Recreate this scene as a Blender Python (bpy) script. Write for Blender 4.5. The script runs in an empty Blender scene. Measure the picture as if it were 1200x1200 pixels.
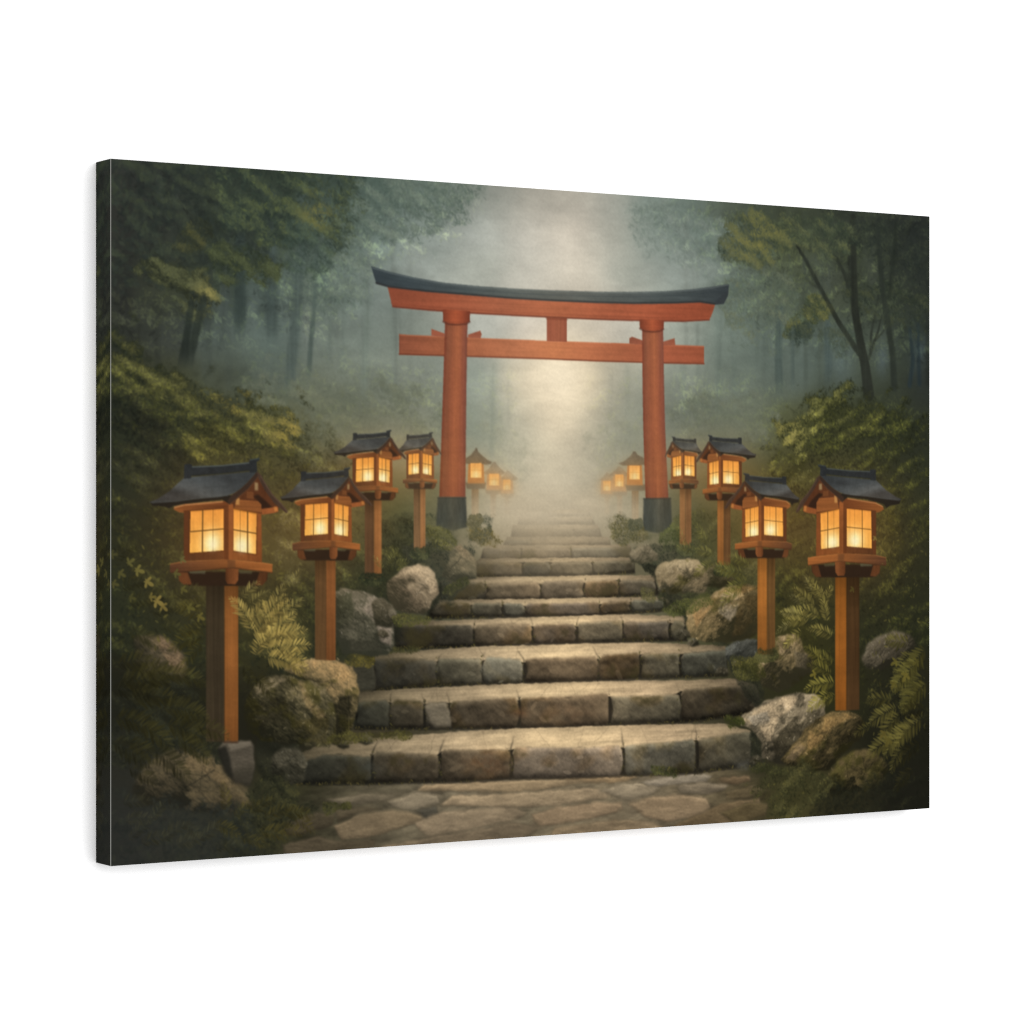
import math
import numpy as np

# ----------------------------------------------------------------------------
#  A stretched canvas print (36 x 24 inch, 1.25 inch deep) hung on a white wall.
#  The picture printed on it is worked out here, brush stroke by brush stroke,
#  in the canvas's own flat coordinates and stored as the print's ink colour.
# ----------------------------------------------------------------------------
rng = np.random.default_rng(7)
W, H = 1200, 800                                  # ink grid of the printed face
QUAD = [(129.6, 186.2), (1089.3, 253.5), (1089.3, 947.1), (129.6, 1015.4)]   # measured corners of the face


def homography(src, dst):
    A = []; b = []
    for (x, y), (u, v) in zip(src, dst):
        A.append([x, y, 1, 0, 0, 0, -u * x, -u * y]); b.append(u)
        A.append([0, 0, 0, x, y, 1, -v * x, -v * y]); b.append(v)
    h = np.linalg.solve(np.array(A, float), np.array(b, float))
    return np.append(h, 1).reshape(3, 3)


HM = homography(QUAD, [(0, 0), (W, 0), (W, H), (0, H)])
HI = np.linalg.inv(HM)


def T(p):
    """measured point -> flat canvas coordinates"""
    p = np.asarray(p, float).reshape(-1, 2)
    q = np.c_[p, np.ones(len(p))] @ HM.T
    return q[:, :2] / q[:, 2:]


_gx, _gy = np.meshgrid(np.arange(W) + .5, np.arange(H) + .5)
_q = np.stack([_gx, _gy, np.ones_like(_gx)], -1) @ HI.T
PX = (_q[..., 0] / _q[..., 2]).astype(np.float32)
PY = (_q[..., 1] / _q[..., 2]).astype(np.float32)
SX = 1200 / 960.0


# ------------------------------------------------------------------ noise ---
def upsample(g, h, w):
    gh, gw = g.shape
    y = np.linspace(0, gh - 3.001, h) + 1; x = np.linspace(0, gw - 3.001, w) + 1

    def axis(a, t, ax):
        i = np.floor(t).astype(int); f = (t - i)
        wts = [-.5 * f + f**2 - .5 * f**3, 1 - 2.5 * f**2 + 1.5 * f**3, .5 * f + 2 * f**2 - 1.5 * f**3, -.5 * f**2 + .5 * f**3]
        n = a.shape[ax]; out = 0
        for k, wt in enumerate(wts):
            s = np.take(a, np.clip(i + k - 1, 0, n - 1), axis=ax)
            out = out + s * (wt[:, None] if ax == 0 else wt[None, :])
        return out
    return axis(axis(g, y, 0), x, 1)


def noise(sx, sy=None, oct=4, seed=0, gain=.5):
    """smooth fractal noise, roughly -1..1, cell size sx, sy in ink dots"""
    sy = sy or sx; r = np.random.default_rng(seed); out = np.zeros((H, W)); a = 1; tot = 0
    for o in range(oct):
        gh = max(4, int(H / sy) + 4); gw = max(4, int(W / sx) + 4)
        out += a * upsample(r.uniform(-1, 1, (gh, gw)), H, W); tot += a * a
        a *= gain; sx = max(sx / 2, 1.2); sy = max(sy / 2, 1.2)
    return (out / math.sqrt(tot) / .6).astype(np.float32)


N_BIG = noise(220, 160, 4, 1)
N_CLOUD = noise(120, 90, 5, 2, .55)
N_CL2 = noise(60, 44, 4, 3, .55)
N_CLUMP = noise(46, 36, 3, 4, .6)
N_CLUMP2 = noise(22, 17, 3, 5, .6)
N_MID = noise(14, 12, 4, 6, .6)
N_FINE = noise(5, 5, 3, 7, .7)
N_GRIT = noise(2.2, 2.2, 2, 8, .8)
N_WV = noise(3.2, 120, 3, 9, .7)                  # upright wood grain
N_WH = noise(140, 3.0, 3, 10, .7)                 # lying wood grain
N_BR = noise(26, 7, 4, 11, .65)                   # sideways brush marks
N_ROCK = noise(30, 24, 5, 12, .62)
N_ROCKS = noise(26, 20, 3, 14, .45)
N_BRV = noise(6, 26, 4, 13, .6)


def slant(a, k):                                   # the same noise hanging down to one side
    p = np.pad(a, ((H, H), (0, 0)), mode='reflect'); x = np.arange(W)
    return p[(np.arange(H)[:, None] + H - (k * (x - W / 2)).astype(int)[None, :]) % (3 * H), x[None, :]]


_c = noise(58, 26, 3, 15, .62) * .6 + noise(26, 12, 3, 16, .62) * .55
CL_L = slant(_c, .42); CL_R = slant(_c[:, ::-1].copy(), -.42)   # sprays droop outwards on either bank


def gauss1(s):
    r = max(1, int(math.ceil(2.6 * s))); k = np.exp(-.5 * (np.arange(-r, r + 1) / s)**2); return k / k.sum()


def blur(a, s):
    if s <= .25: return a
    if s > 6 and min(a.shape[:2]) > 40:            # wide blurs on a reduced copy
        f = int(s // 3); h, w = a.shape[:2]; hh = -(-h // f) * f; ww = -(-w // f) * f
        p = np.pad(a, ((0, hh - h), (0, ww - w)) + ((0, 0),) * (a.ndim - 2), mode='edge')
        sm = p.reshape(hh // f, f, ww // f, f, *a.shape[2:]).mean((1, 3))
        sm = blur(sm, s / f)
        sm = np.pad(sm, ((1, 1), (1, 1)) + ((0, 0),) * (a.ndim - 2), mode='edge')
        yy = np.clip((np.arange(h) + .5) / f - .5 + 1, 0, sm.shape[0] - 1.001); xx = np.clip((np.arange(w) + .5) / f - .5 + 1, 0, sm.shape[1] - 1.001)
        iy = yy.astype(int); ix = xx.astype(int); fy = yy - iy; fx = xx - ix
        if a.ndim == 3: fy = fy[:, None, None]; fx = fx[None, :, None]
        else: fy = fy[:, None]; fx = fx[None, :]
        t = sm[iy] * (1 - fy) + sm[iy + 1] * fy
        return t[:, ix] * (1 - fx) + t[:, ix + 1] * fx
    k = gauss1(s); r = len(k) // 2
    pad = ((r, r), (0, 0)) + ((0, 0),) * (a.ndim - 2); p = np.pad(a, pad, mode='edge'); o = 0
    for i, kk in enumerate(k): o = o + kk * p[i:i + a.shape[0]]
    pad = ((0, 0), (r, r)) + ((0, 0),) * (a.ndim - 2); p = np.pad(o, pad, mode='edge'); o = 0
    for i, kk in enumerate(k): o = o + kk * p[:, i:i + a.shape[1]]
    return o


def sstep(a, b, x):
    t = np.clip((x - a) / (b - a), 0, 1); return t * t * (3 - 2 * t)


# ------------------------------------------------------------- base field ---
BASE = """140,200,52,54,50 200,205,50,54,48 260,210,52,58,50 330,215,56,64,52 400,215,66,78,70 450,218,80,95,87 500,220,98,112,104 545,228,125,134,124 580,232,150,152,142 630,236,168,164,151 680,238,178,172,158 715,240,150,152,142 760,243,112,126,118 800,246,94,107,99 860,250,72,79,67 920,254,60,66,53 1000,259,48,53,46 1080,262,40,44,41
140,270,50,50,46 200,270,54,58,51 260,270,56,64,51 330,270,62,71,56 400,270,82,95,85 450,275,108,123,116 500,280,128,140,133 560,280,168,172,164 620,280,190,187,175 670,280,206,196,179 720,285,166,166,153 770,285,125,138,130 820,285,106,121,113 870,290,76,84,70 930,295,70,76,56 1000,300,58,64,51 1080,300,43,47,42
140,330,46,48,44 200,330,62,66,50 260,330,58,66,54 300,340,66,78,70 340,330,78,90,81 390,330,94,109,100 430,340,122,133,126 500,300,142,149,141 560,315,165,168,155 620,320,194,190,176 680,320,206,196,177 740,320,162,166,153 800,320,142,152,144 860,340,96,110,100 920,350,80,88,72 980,350,68,74,60 1040,350,54,60,50 1080,350,44,48,43
140,400,48,51,46 200,400,58,62,57 250,390,76,86,82 320,400,90,104,98 380,400,114,124,115 430,400,121,131,122 490,430,132,139,128 575,385,186,188,177 620,385,218,208,192 700,388,220,208,188 735,392,202,197,182 800,395,146,153,141 850,400,110,122,112 900,400,93,105,97 960,400,82,93,84 1020,400,70,78,67 1080,400,52,60,54
140,440,54,56,41 200,450,62,64,43 260,440,68,74,62 320,440,84,94,85 380,450,106,112,95 440,450,117,124,110 495,470,127,133,119 560,440,150,160,148 610,440,203,193,168 650,440,240,221,187 680,440,229,211,175 720,440,182,177,156 745,450,157,160,143 800,450,125,132,120 860,450,105,115,104 920,450,86,96,88 980,450,68,76,66 1040,450,56,62,50 1080,450,42,46,42
140,520,47,51,37 200,520,57,61,41 260,510,66,68,42 320,510,84,82,46 370,520,90,90,64 420,490,95,102,88 470,495,120,124,107 505,490,128,133,116 560,500,141,151,136 610,500,186,181,159 650,500,212,198,170 690,510,192,184,160 730,510,150,152,135 745,520,135,138,120 790,490,110,116,104 850,490,97,103,91 880,500,86,91,74 930,500,78,79,45 980,490,68,70,42 1040,500,50,54,38 1080,520,44,48,39
140,580,39,42,33 180,640,40,41,30 330,600,55,57,38 370,560,72,72,45 440,600,70,74,50 470,610,75,82,55 505,600,98,98,72 560,600,122,120,92 585,600,150,142,114 610,570,190,180,154 650,570,206,193,165 690,575,180,172,149 730,600,124,121,94 745,580,130,128,105 800,600,78,80,58 870,560,74,74,48 920,560,62,63,36 1060,600,47,50,36
150,700,44,48,34 220,720,44,47,32 150,800,33,33,25 220,830,32,32,23 150,900,42,42,36 150,980,46,46,42 220,980,50,50,42 300,960,50,49,35 320,720,50,50,30 330,850,30,29,22 410,700,44,47,36 470,640,52,56,40 350,930,54,52,34 520,650,72,70,52 420,860,60,55,40 400,960,80,73,58
820,630,64,66,40 870,660,58,60,34 930,700,54,53,28 1050,680,40,42,30 1030,720,42,43,29 960,790,42,42,24 1060,800,35,35,25 1060,880,29,29,21 1060,930,29,28,22 930,930,66,62,36 990,945,46,43,28 760,650,92,88,66 840,930,88,80,60 900,880,45,43,30
450,980,88,80,66 550,975,98,88,72 650,970,112,100,80 750,960,108,96,78 830,950,92,82,64 650,660,130,118,96 650,750,120,106,84 650,850,115,102,80"""
pts = np.array([[float(v) for v in t.split(',')] for t in BASE.split()])


def base_field():
    f = 6
    cx = PX[f // 2::f, f // 2::f]; cy = PY[f // 2::f, f // 2::f]
    num = np.zeros(cx.shape + (3,)); den = np.zeros(cx.shape)
    for x, y, r, g, b in pts:
        d2 = (cx - x)**2 + 1.15 * (cy - y)**2
        w = 1 / (d2 + 31.0**2)**2.4 * 1e6
        num += w[..., None] * np.array([r, g, b]); den += w
    a = blur(num / den[..., None], 1.6)
    pad = np.pad(a, ((1, 1), (1, 1), (0, 0)), mode='edge')
    return np.stack([upsample(np.pad(a[..., c], 1, mode='edge'), H, W) for c in range(3)], -1).astype(np.float32)


IMG = base_field()
IDS = np.zeros((H, W), np.int32)                  # which motif each ink dot belongs to
MOTIFS = [None]                                   # [name, parent motif, label]


def motif(name, parent=None, label=None):
    MOTIFS.append((name, parent, label)); return len(MOTIFS) - 1


# ------------------------------------------------------------ brush tools ---
def coverage(c, feather=0):
    """soft-edged coverage of a polygon given in canvas coordinates"""
    m = 2 + int(3 * feather); SS = 3
    x0 = max(0, int(c[:, 0].min()) - m); x1 = min(W, int(c[:, 0].max()) + m + 2)
    y0 = max(0, int(c[:, 1].min()) - m); y1 = min(H, int(c[:, 1].max()) + m + 2)
    if x1 <= x0 or y1 <= y0: return None
    ys = y0 + (np.arange((y1 - y0) * SS) + .5) / SS; xs = x0 + (np.arange((x1 - x0) * SS) + .5) / SS
    par = np.zeros((len(ys), len(xs) + 1), np.int16); n = len(c)
    for i in range(n):
        (ax, ay), (bx, by) = c[i], c[(i + 1) % n]
        if ay == by: continue
        sel = np.nonzero((ys >= min(ay, by)) & (ys < max(ay, by)))[0]
        if not len(sel): continue
        xi = ax + (ys[sel] - ay) * (bx - ax) / (by - ay)
        k = np.clip(np.ceil((xi - x0) * SS - .5), 0, len(xs)).astype(int)
        np.add.at(par, (sel, k), 1)
    ins = (np.cumsum(par, 1)[:, :-1] & 1).astype(np.float32)
    a = ins.reshape(y1 - y0, SS, x1 - x0, SS).mean((1, 3))
    if feather: a = blur(a, feather)
    return (slice(y0, y1), slice(x0, x1)), a


def stops(axis, *st):
    """colour ramp along x ('x'), y ('y') or a pair of points ((x0,y0),(x1,y1)) in measured coordinates"""
    ps = [s[0] for s in st]; cs = np.array([s[1] for s in st], float)

    def f(sl):
        if axis == 'x': t = PX[sl]
        elif axis == 'y': t = PY[sl]
        else:
            (xa, ya), (xb, yb) = axis; d = (xb - xa)**2 + (yb - ya)**2
            t = ((PX[sl] - xa) * (xb - xa) + (PY[sl] - ya) * (yb - ya)) / d
        return np.stack([np.interp(t, ps, cs[:, k]) for k in range(3)], -1)
    return f


def put(sl, a, col):
    IMG[sl] += a[..., None] * (col - IMG[sl])


def fill(p, col, a=1, feather=0.5, tex=(), mid=None, mod=None):
    r = coverage(T(p), feather)
    if r is None: return
    sl, al = r
    c = col(sl) if callable(col) else np.broadcast_to(np.array(col, np.float32), al.shape + (3,))
    m = 1
    for field, amt in tex: m = m + amt * field[sl]
    c = c * (m[..., None] if not np.isscalar(m) else m)
    if mod is not None: c = mod(sl, c)
    put(sl, al * a, np.clip(c, 0, 255))
    if mid is not None: IDS[sl][al > .5] = mid


def stroke(p, w, col, a=1, feather=0.4, mid=None, tex=(), fade=None):
    c = T(p); w = np.broadcast_to(np.asarray(w, float), (len(c),)) * 1.15
    m = int(w.max() + 3 * feather + 3)
    x0 = max(0, int(c[:, 0].min()) - m); x1 = min(W, int(c[:, 0].max()) + m + 1)
    y0 = max(0, int(c[:, 1].min()) - m); y1 = min(H, int(c[:, 1].max()) + m + 1)
    if x1 <= x0 or y1 <= y0: return
    sl = (slice(y0, y1), slice(x0, x1)); X = _gx[sl]; Y = _gy[sl]; best = np.full(X.shape, -1e9)
    for i in range(len(c) - 1):
        d = c[i + 1] - c[i]; L = max(d @ d, 1e-6)
        t = np.clip(((X - c[i, 0]) * d[0] + (Y - c[i, 1]) * d[1]) / L, 0, 1)
        dist = np.hypot(X - c[i, 0] - t * d[0], Y - c[i, 1] - t * d[1])
        best = np.maximum(best, (w[i] + t * (w[i + 1] - w[i])) / 2 - dist)
    al = np.clip(best + .5, 0, 1)
    if feather > .4: al = blur(al, feather)
    if fade: al = al * (1 - sstep(fade[0], fade[1], PY[sl]))
    cc = col(sl) if callable(col) else np.broadcast_to(np.array(col, np.float32), al.shape + (3,))
    mm = 1
    for field, amt in tex: mm = mm + amt * field[sl]
    cc = cc * (mm[..., None] if not np.isscalar(mm) else mm)
    put(sl, al * a, np.clip(cc, 0, 255))
    if mid is not None: IDS[sl][al * a > .5] = mid


def glow(x, y, rx, ry, col, a, power=1.0, tex=None):
    g = np.exp(-(((PX - x) / rx)**2 + ((PY - y) / ry)**2)**power)
    if tex is not None: g = g * np.clip(1 + tex[1] * tex[0], 0, 2)
    IMG[:] += np.clip(a * g, 0, 1)[..., None] * (np.array(col, np.float32) - IMG)


SPR = {}


def sprite(kind, size, ang):
    key = (kind, round(size * 2), round(ang / .26) % 24)
    if key in SPR: return SPR[key]
    s = max(key[1] / 2, .8); th = key[2] * .26; R = int(math.ceil(s)) + 1; SS = 4
    g = (np.arange((2 * R + 1) * SS) + .5) / SS - R - .5; X, Y = np.meshgrid(g, g)
    u = (X * math.cos(th) + Y * math.sin(th)) / s; v = (-X * math.sin(th) + Y * math.cos(th)) / s
    if kind == 'leaf': a = (np.abs(v) < .36 * (1 - u * u)) & (np.abs(u) < 1)
    elif kind == 'thin': a = (np.abs(v) < .17 * (1 - u * u)) & (np.abs(u) < 1)
    elif kind == 'brush': a = ((u * u + (v / .42)**2) < 1)
    elif kind == 'soft': a = np.exp(-2.8 * (u * u + (v / .6)**2)) * (u * u + (v / .6)**2 < 1)
    elif kind == 'maple':
        rr = np.hypot(u, v); an = np.arctan2(v, u); a = rr < (.28 + .72 * np.abs(np.cos(an * 2.5))**1.4) * (.62 + .38 * np.cos(an))
    a = a.astype(np.float32).reshape(2 * R + 1, SS, 2 * R + 1, SS).mean((1, 3))
    SPR[key] = (R, a); return SPR[key]


def stamp(xs, ys, sizes, angs, cols, als, kind):
    for x, y, s, t, c, al in zip(xs, ys, sizes, angs, cols, als):
        R, a = sprite(kind, s, t); ix = int(x); iy = int(y)
        y0 = iy - R; x0 = ix - R; n = 2 * R + 1
        if y0 < 0 or x0 < 0 or y0 + n > H or x0 + n > W:
            ya = max(0, -y0); xa = max(0, -x0); yb = min(n, H - y0); xb = min(n, W - x0)
            if yb <= ya or xb <= xa: continue
            a = a[ya:yb, xa:xb]; v = IMG[y0 + ya:y0 + yb, x0 + xa:x0 + xb]
        else: v = IMG[y0:y0 + n, x0:x0 + n]
        v += (al * a)[..., None] * (c - v)


C3 = lambda c: np.array(c, np.float32)


def foliage(poly, dark, mid, light, n, size=(3, 6), kind='leaf', a=(.45, .9), soft=10, under=.6, lit=1.0, bias=0., off=(5, -7), clump=None,
            ang=(0, 3.14), seed=None, gaps=.35, rag=9, hot=None, lim=None):
    """a mass of leaves: dark under-painting, then dabs lit on the side of each clump that faces the glow"""
    r = np.random.default_rng(seed if seed is not None else rng.integers(1 << 30))
    c = T(poly)
    cov = coverage(c, soft)
    if cov is None: return
    sl, al = cov
    if clump is None: clump = CL_R if off[0] < 0 else CL_L
    ragn = (N_CLUMP2[sl] * .6 + N_MID[sl] * .5)
    al = np.clip(al + rag * .03 * ragn * (al > .02) * (al < .98), 0, 1); al = sstep(.25, .75, al)
    E = clump - np.roll(np.roll(clump, -int(off[1]), 0), int(-off[0]), 1) * 1.0
    E = np.clip(E[sl] * .27 * lit + .46 + bias + .08 * clump[sl] + .07 * N_FINE[sl] + .05 * N_MID[sl], 0, 1)
    dark, mid, light = C3(dark), C3(mid), C3(light); spark = light * 1.02
    tint = C3([.89, .94, 1.0]) if mid.mean() < 84 else C3([1, 1, .98])
    mute = lambda c: c.mean() + (c - c.mean()) * .80
    light = mute(mid + (light - mid) * .74); mid = mute(mid); a = (a[0] * .8, a[1] * .85)

    def ramp(t):
        t = t[..., None]
        return np.where(t < .5, dark + (mid - dark) * (t * 2), mid + (light - mid) * (t * 2 - 1))
    put(sl, al * under * .62, ramp(blur(E, 2.5) * .8) * tint)
    prob = al * np.clip(.6 + clump[sl] * gaps * 1.5, 0.12, 1) * (.4 + E)
    flat = prob.ravel().cumsum()
    if flat[-1] <= 0: return
    n = int(n * 1.9); size = (size[0] * .72, size[1] * .78)
    idx = np.searchsorted(flat, r.uniform(0, flat[-1], n)); idx = np.clip(idx, 0, prob.size - 1)
    yy, xx = np.unravel_index(idx, prob.shape); t = np.clip(E[yy, xx] + r.normal(0, .2, n), 0, 1)
    order = np.argsort(t + r.uniform(-.25, .25, n)); yy, xx, t = yy[order], xx[order], t[order]
    cols = ramp(t) * r.uniform(.88, 1.1, (n, 1)) * tint
    if hot is not None:
        hx, hy, hr, hc = hot; gx = PX[sl][yy, xx]; gy = PY[sl][yy, xx]
        w = np.exp(-((gx - hx)**2 + (gy - hy)**2) / hr**2) * t
        cols = cols + np.clip(w * .95, 0, 1)[:, None] * (C3(hc) - cols)
    kk = np.nonzero((t > .55) & (r.uniform(0, 1, n) < .12))[0]      # a few leaves catch the light
    cols[kk] = cols[kk] + .75 * (spark * tint * r.uniform(.85, 1.1, (len(kk), 1)) - cols[kk])
    stamp(xx + sl[1].start, yy + sl[0].start, r.uniform(size[0], size[1], n) * (1.1 - .3 * t), r.uniform(ang[0], ang[1], n), cols,
          r.uniform(a[0], a[1], n) * np.clip(al[yy, xx] + .25, 0, 1), kind)


def frond(x, y, ang, L, col, w=1.0, curl=.5, a=.85):
    """one fern frond: a curved rib with tapering leaflets either side (x, y measured, length in measured units)"""
    (cx, cy), = T([(x, y)]); L = L * 1.12; n = max(7, int(L / 2.4)); px, py, th = cx, cy, ang
    xs = []; ys = []; sz = []; an = []; cl = []
    for i in range(n):
        f = i / (n - 1); th += curl / n; px += math.cos(th) * L / n; py += math.sin(th) * L / n
        ll = L * .23 * w * math.sin(math.pi * min(1, .2 + f * .8))**.8 * (1 - .3 * f) + .8
        for s in (-1, 1):
            t2 = th + s * (1.0 - .3 * f) + rng.normal(0, .10); l2 = ll * rng.uniform(.75, 1.12)
            xs.append(px + math.cos(t2) * l2 * .6); ys.append(py + math.sin(t2) * l2 * .6); sz.append(l2 * .66); an.append(t2)
            cl.append(C3(col) * rng.uniform(.72, 1.15) * (.78 if s * math.cos(th) > 0 else 1.04) * (.8 + .25 * f))
    stamp(xs, ys, sz, an, cl, np.full(len(xs), a) * rng.uniform(.5, 1.0, len(xs)), 'thin')


# ====================================================================== FAR
# drifting mist and light behind the gate
lum = IMG.mean(-1)
amp = sstep(60, 150, lum)
IMG *= (1 + (.030 * N_CLOUD + .018 * N_CL2)[..., None] * (.5 + amp[..., None]))
IMG += (amp * np.clip(N_CLOUD, 0, 2) * 5)[..., None] * C3([1.1, 1, .85])
glow(668, 300, 60, 75, (222, 210, 190), .32, 1, (N_CLOUD, .5))
glow(655, 455, 42, 62, (246, 226, 190), .4, 1, (N_CL2, .15)); glow(655, 440, 32, 38, (255, 240, 210), .7)
glow(648, 500, 34, 70, (226, 208, 178), .14, 1, (N_CL2, .35))


def wisps(n, xr, yr, cols, size, a, kind='soft', seed=0, ang=(-.4, .4)):
    r = np.random.default_rng(seed); x = r.uniform(*xr, n); y = r.uniform(*yr, n); c = T(np.c_[x, y])
    cc = np.array(cols)[r.integers(0, len(cols), n)]
    stamp(c[:, 0], c[:, 1], r.uniform(*size, n), r.uniform(*ang, n), cc, r.uniform(*a, n), kind)


def tone(n, poly, k=(.8, 1.2), size=(5, 14), a=(.15, .4), seed=0, kind='brush', ang=(-.6, .6), tint=(0, 0, 0)):
    """broken brush marks in the local colour, lighter and darker"""
    r = np.random.default_rng(seed); cov = coverage(T(poly), 6)
    sl, al = cov; flat = al.ravel().cumsum(); idx = np.clip(np.searchsorted(flat, r.uniform(0, flat[-1], n)), 0, al.size - 1)
    yy, xx = np.unravel_index(idx, al.shape); yy = yy + sl[0].start; xx = xx + sl[1].start
    cc = IMG[yy, xx] * r.uniform(k[0], k[1], (n, 1)) + C3(tint)
    stamp(xx, yy, r.uniform(*size, n), r.uniform(*ang, n), cc, r.uniform(*a, n) * al[yy - sl[0].start, xx - sl[1].start], kind)


ALL = [(128, 184), (1091, 252), (1091, 949), (128, 1017)]
tone(2600, [(128, 184), (1091, 252), (1091, 600), (128, 640)], (.93, 1.075), (10, 30), (.10, .35), 21, 'soft', (-.8, .8))

# pale gaps between far trunks
for (x, y, rx, ry, c, a) in [(187, 235, 5, 22, (84, 90, 86), .55), (206, 232, 4, 20, (78, 84, 80), .45), (299, 286, 9, 10, (112, 122, 118), .6), (262, 350, 8, 20, (88, 98, 96), .5),
                             (297, 355, 11, 28, (104, 116, 112), .6), (333, 352, 9, 30, (116, 128, 122), .6), (360, 380, 6, 30, (128, 134, 126), .5), (345, 288, 10, 8, (110, 122, 116), .45),
                             (408, 300, 14, 12, (118, 132, 126), .4), (395, 420, 14, 30, (122, 130, 118), .35), (985, 420, 14, 26, (92, 106, 106), .5), (940, 430, 14, 30, (100, 114, 110), .4),
                             (1034, 418, 8, 20, (84, 96, 98), .5), (1078, 420, 9, 26, (70, 84, 92), .55), (972, 330, 16, 14, (92, 98, 86), .4), (958, 305, 18, 8, (88, 96, 86), .35),
                             (1022, 320, 8, 26, (74, 80, 70), .4), (902, 300, 5, 5, (128, 140, 134), .5), (830, 320, 22, 14, (140, 150, 143), .4)]:
    glow(x, y, rx, ry, c, a, 1, (N_CL2, .4))


def trunk(p, w, c, a=.9, f=1.2): stroke(p, w, c, a, f, tex=[(N_WV, .03), (N_CL2, .05)], fade=(p[-1][1] - 34, p[-1][1] + 2) if p[-1][1] > 380 and p[-1][0] < 1000 else None)


for p, w, c, a, f in [
    ([(180, 205), (178, 260), (172, 330)], [6, 8, 9], (44, 46, 43), .55, 2.5), ([(197, 205), (194, 250), (185, 300)], [5, 7, 8], (46, 48, 44), .6, 2.2), ([(150, 210), (148, 300), (146, 390)], [10, 12, 14], (42, 43, 40), .5, 3),
    ([(281, 250), (281, 330), (280, 398)], [12, 12, 14], (56, 66, 62), .85, 1.6), ([(317, 230), (317, 330), (319, 405)], [12, 12, 13], (70, 81, 77), .8, 1.8), ([(302, 200), (303, 280), (300, 330)], [8, 8, 8], (62, 70, 62), .4, 2),
    ([(355, 225), (353, 300), (347, 360), (341, 430), (338, 470)], [15, 13, 11, 11, 13], (80, 92, 87), .8, 2), ([(371, 290), (368, 350), (363, 410), (361, 450)], [5, 5, 5, 6], (78, 90, 84), .75, 1.2),
    ([(388, 300), (386, 380), (384, 440)], [4, 4, 5], (96, 108, 100), .55, 1.6), ([(405, 330), (402, 400), (400, 450)], [5, 5, 6], (104, 117, 108), .4, 2), ([(430, 340), (428, 400), (425, 470)], [7, 7, 7], (104, 117, 108), .35, 2.4),
    ([(335, 300), (331, 360), (330, 420)], [3, 3, 4], (88, 100, 94), .6, 1.2), ([(262, 300), (262, 380), (258, 420)], [4, 4, 5], (62, 70, 64), .5, 1.6), ([(246, 300), (247, 370), (240, 425)], [5, 5, 6], (54, 60, 55), .5, 1.6),
    ([(226, 345), (222, 372), (217, 402), (211, 436)], [7, 7, 8, 10], (42, 47, 43), .9, 1), ([(240, 345), (234, 368), (226, 402), (219, 436)], [6, 8, 8, 10], (44, 50, 45), .9, 1),
    ([(460, 340), (459, 420), (458, 480)], [8, 8, 8], (112, 124, 114), .3, 2.4), ([(578, 430), (577, 500), (576, 560)], [6, 6, 7], (132, 140, 126), .4, 2.5), ([(596, 440), (595, 520)], [4, 5], (160, 160, 144), .35, 2.2),
    ([(716, 440), (717, 520)], [5, 6], (158, 156, 138), .4, 2.4), ([(735, 430), (736, 540)], [6, 7], (140, 144, 128), .4, 2.5), ([(800, 430), (802, 510)], [7, 8], (108, 118, 108), .4, 2.4), ([(842, 380), (842, 500)], [8, 8], (98, 110, 101), .4, 2.4),
    ([(914, 360), (912, 400), (913, 460)], [9, 9, 11], (76, 88, 83), .8, 1.6), ([(929, 380), (929, 460)], [4, 4.5], (80, 92, 86), .7, 1.3), ([(905, 418), (898, 402), (890, 388)], [3, 2.5, 2], (82, 93, 86), .75, .8),
    ([(898, 486), (893, 462), (887, 440), (880, 425), (874, 412)], [5, 5, 4, 3, 2.5], (84, 96, 89), .8, 1), ([(889, 446), (892, 428), (895, 405), (893, 385)], [3.5, 3, 2.5, 2], (84, 96, 89), .8, 1), ([(858, 380), (860, 440), (862, 500)], [5, 5, 6], (100, 112, 103), .4, 2),
    ([(970, 380), (972, 430), (968, 450)], [9, 10, 12], (70, 82, 80), .6, 2.2), ([(956, 390), (957, 440)], [4, 4], (80, 92, 86), .5, 1.5), ([(990, 400), (991, 450)], [3, 4], (72, 82, 78), .5, 1.4),
    ([(1029, 260), (1032, 300), (1034, 340), (1040, 380), (1046, 410), (1048, 450)], [7, 7, 7, 8, 8, 9], (44, 49, 43), .8, 1.2), ([(1052, 250), (1048, 300), (1044, 340)], [5, 5, 5], (40, 44, 39), .7, 1.4), ([(1068, 400), (1070, 425), (1066, 450)], [4, 5, 6], (44, 54, 56), .7, 1.2),
    ([(1075, 390), (1077, 450)], [4, 5], (42, 52, 55), .6, 1.3), ([(1086, 300), (1087, 450)], [5, 5], (36, 39, 35), .5, 1.5),
    ([(1000, 255), (997, 285), (998, 330), (1002, 365), (1008, 400), (1014, 430), (1018, 462)], [9, 9, 9, 10, 11, 13, 15], (41, 44, 38), .95, .9),
    ([(1010, 418), (998, 402), (983, 378), (970, 355), (960, 335), (948, 312), (940, 298), (934, 288)], [8, 7, 6, 5.5, 5, 4.5, 4, 3], (44, 48, 41), .95, .8), ([(960, 338), (950, 332), (943, 326)], [3, 2.5, 2], (50, 54, 46), .8, .8), ([(934, 330), (930, 322), (926, 314)], [2, 1.8, 1.5], (64, 70, 58), .7, .8),
    ([(1018, 420), (1024, 402), (1029, 388), (1033, 370)], [4, 3.5, 3, 2], (44, 48, 41), .95, .7), ([(1020, 412), (1021, 390), (1026, 365), (1030, 345)], [4, 3.5, 3, 2.5], (46, 50, 43), .85, .8), ([(1024, 400), (1034, 390), (1040, 380)], [2.5, 2, 1.5], (46, 50, 43), .8, .7),
    ([(996, 345), (990, 322), (982, 306), (976, 298)], [6, 5, 4.5, 3.5], (46, 50, 43), .9, .9), ([(998, 300), (1004, 275), (1010, 260)], [5, 4.5, 4], (42, 46, 40), .8, 1)]:
    trunk(p, w, c, a, f)

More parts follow.
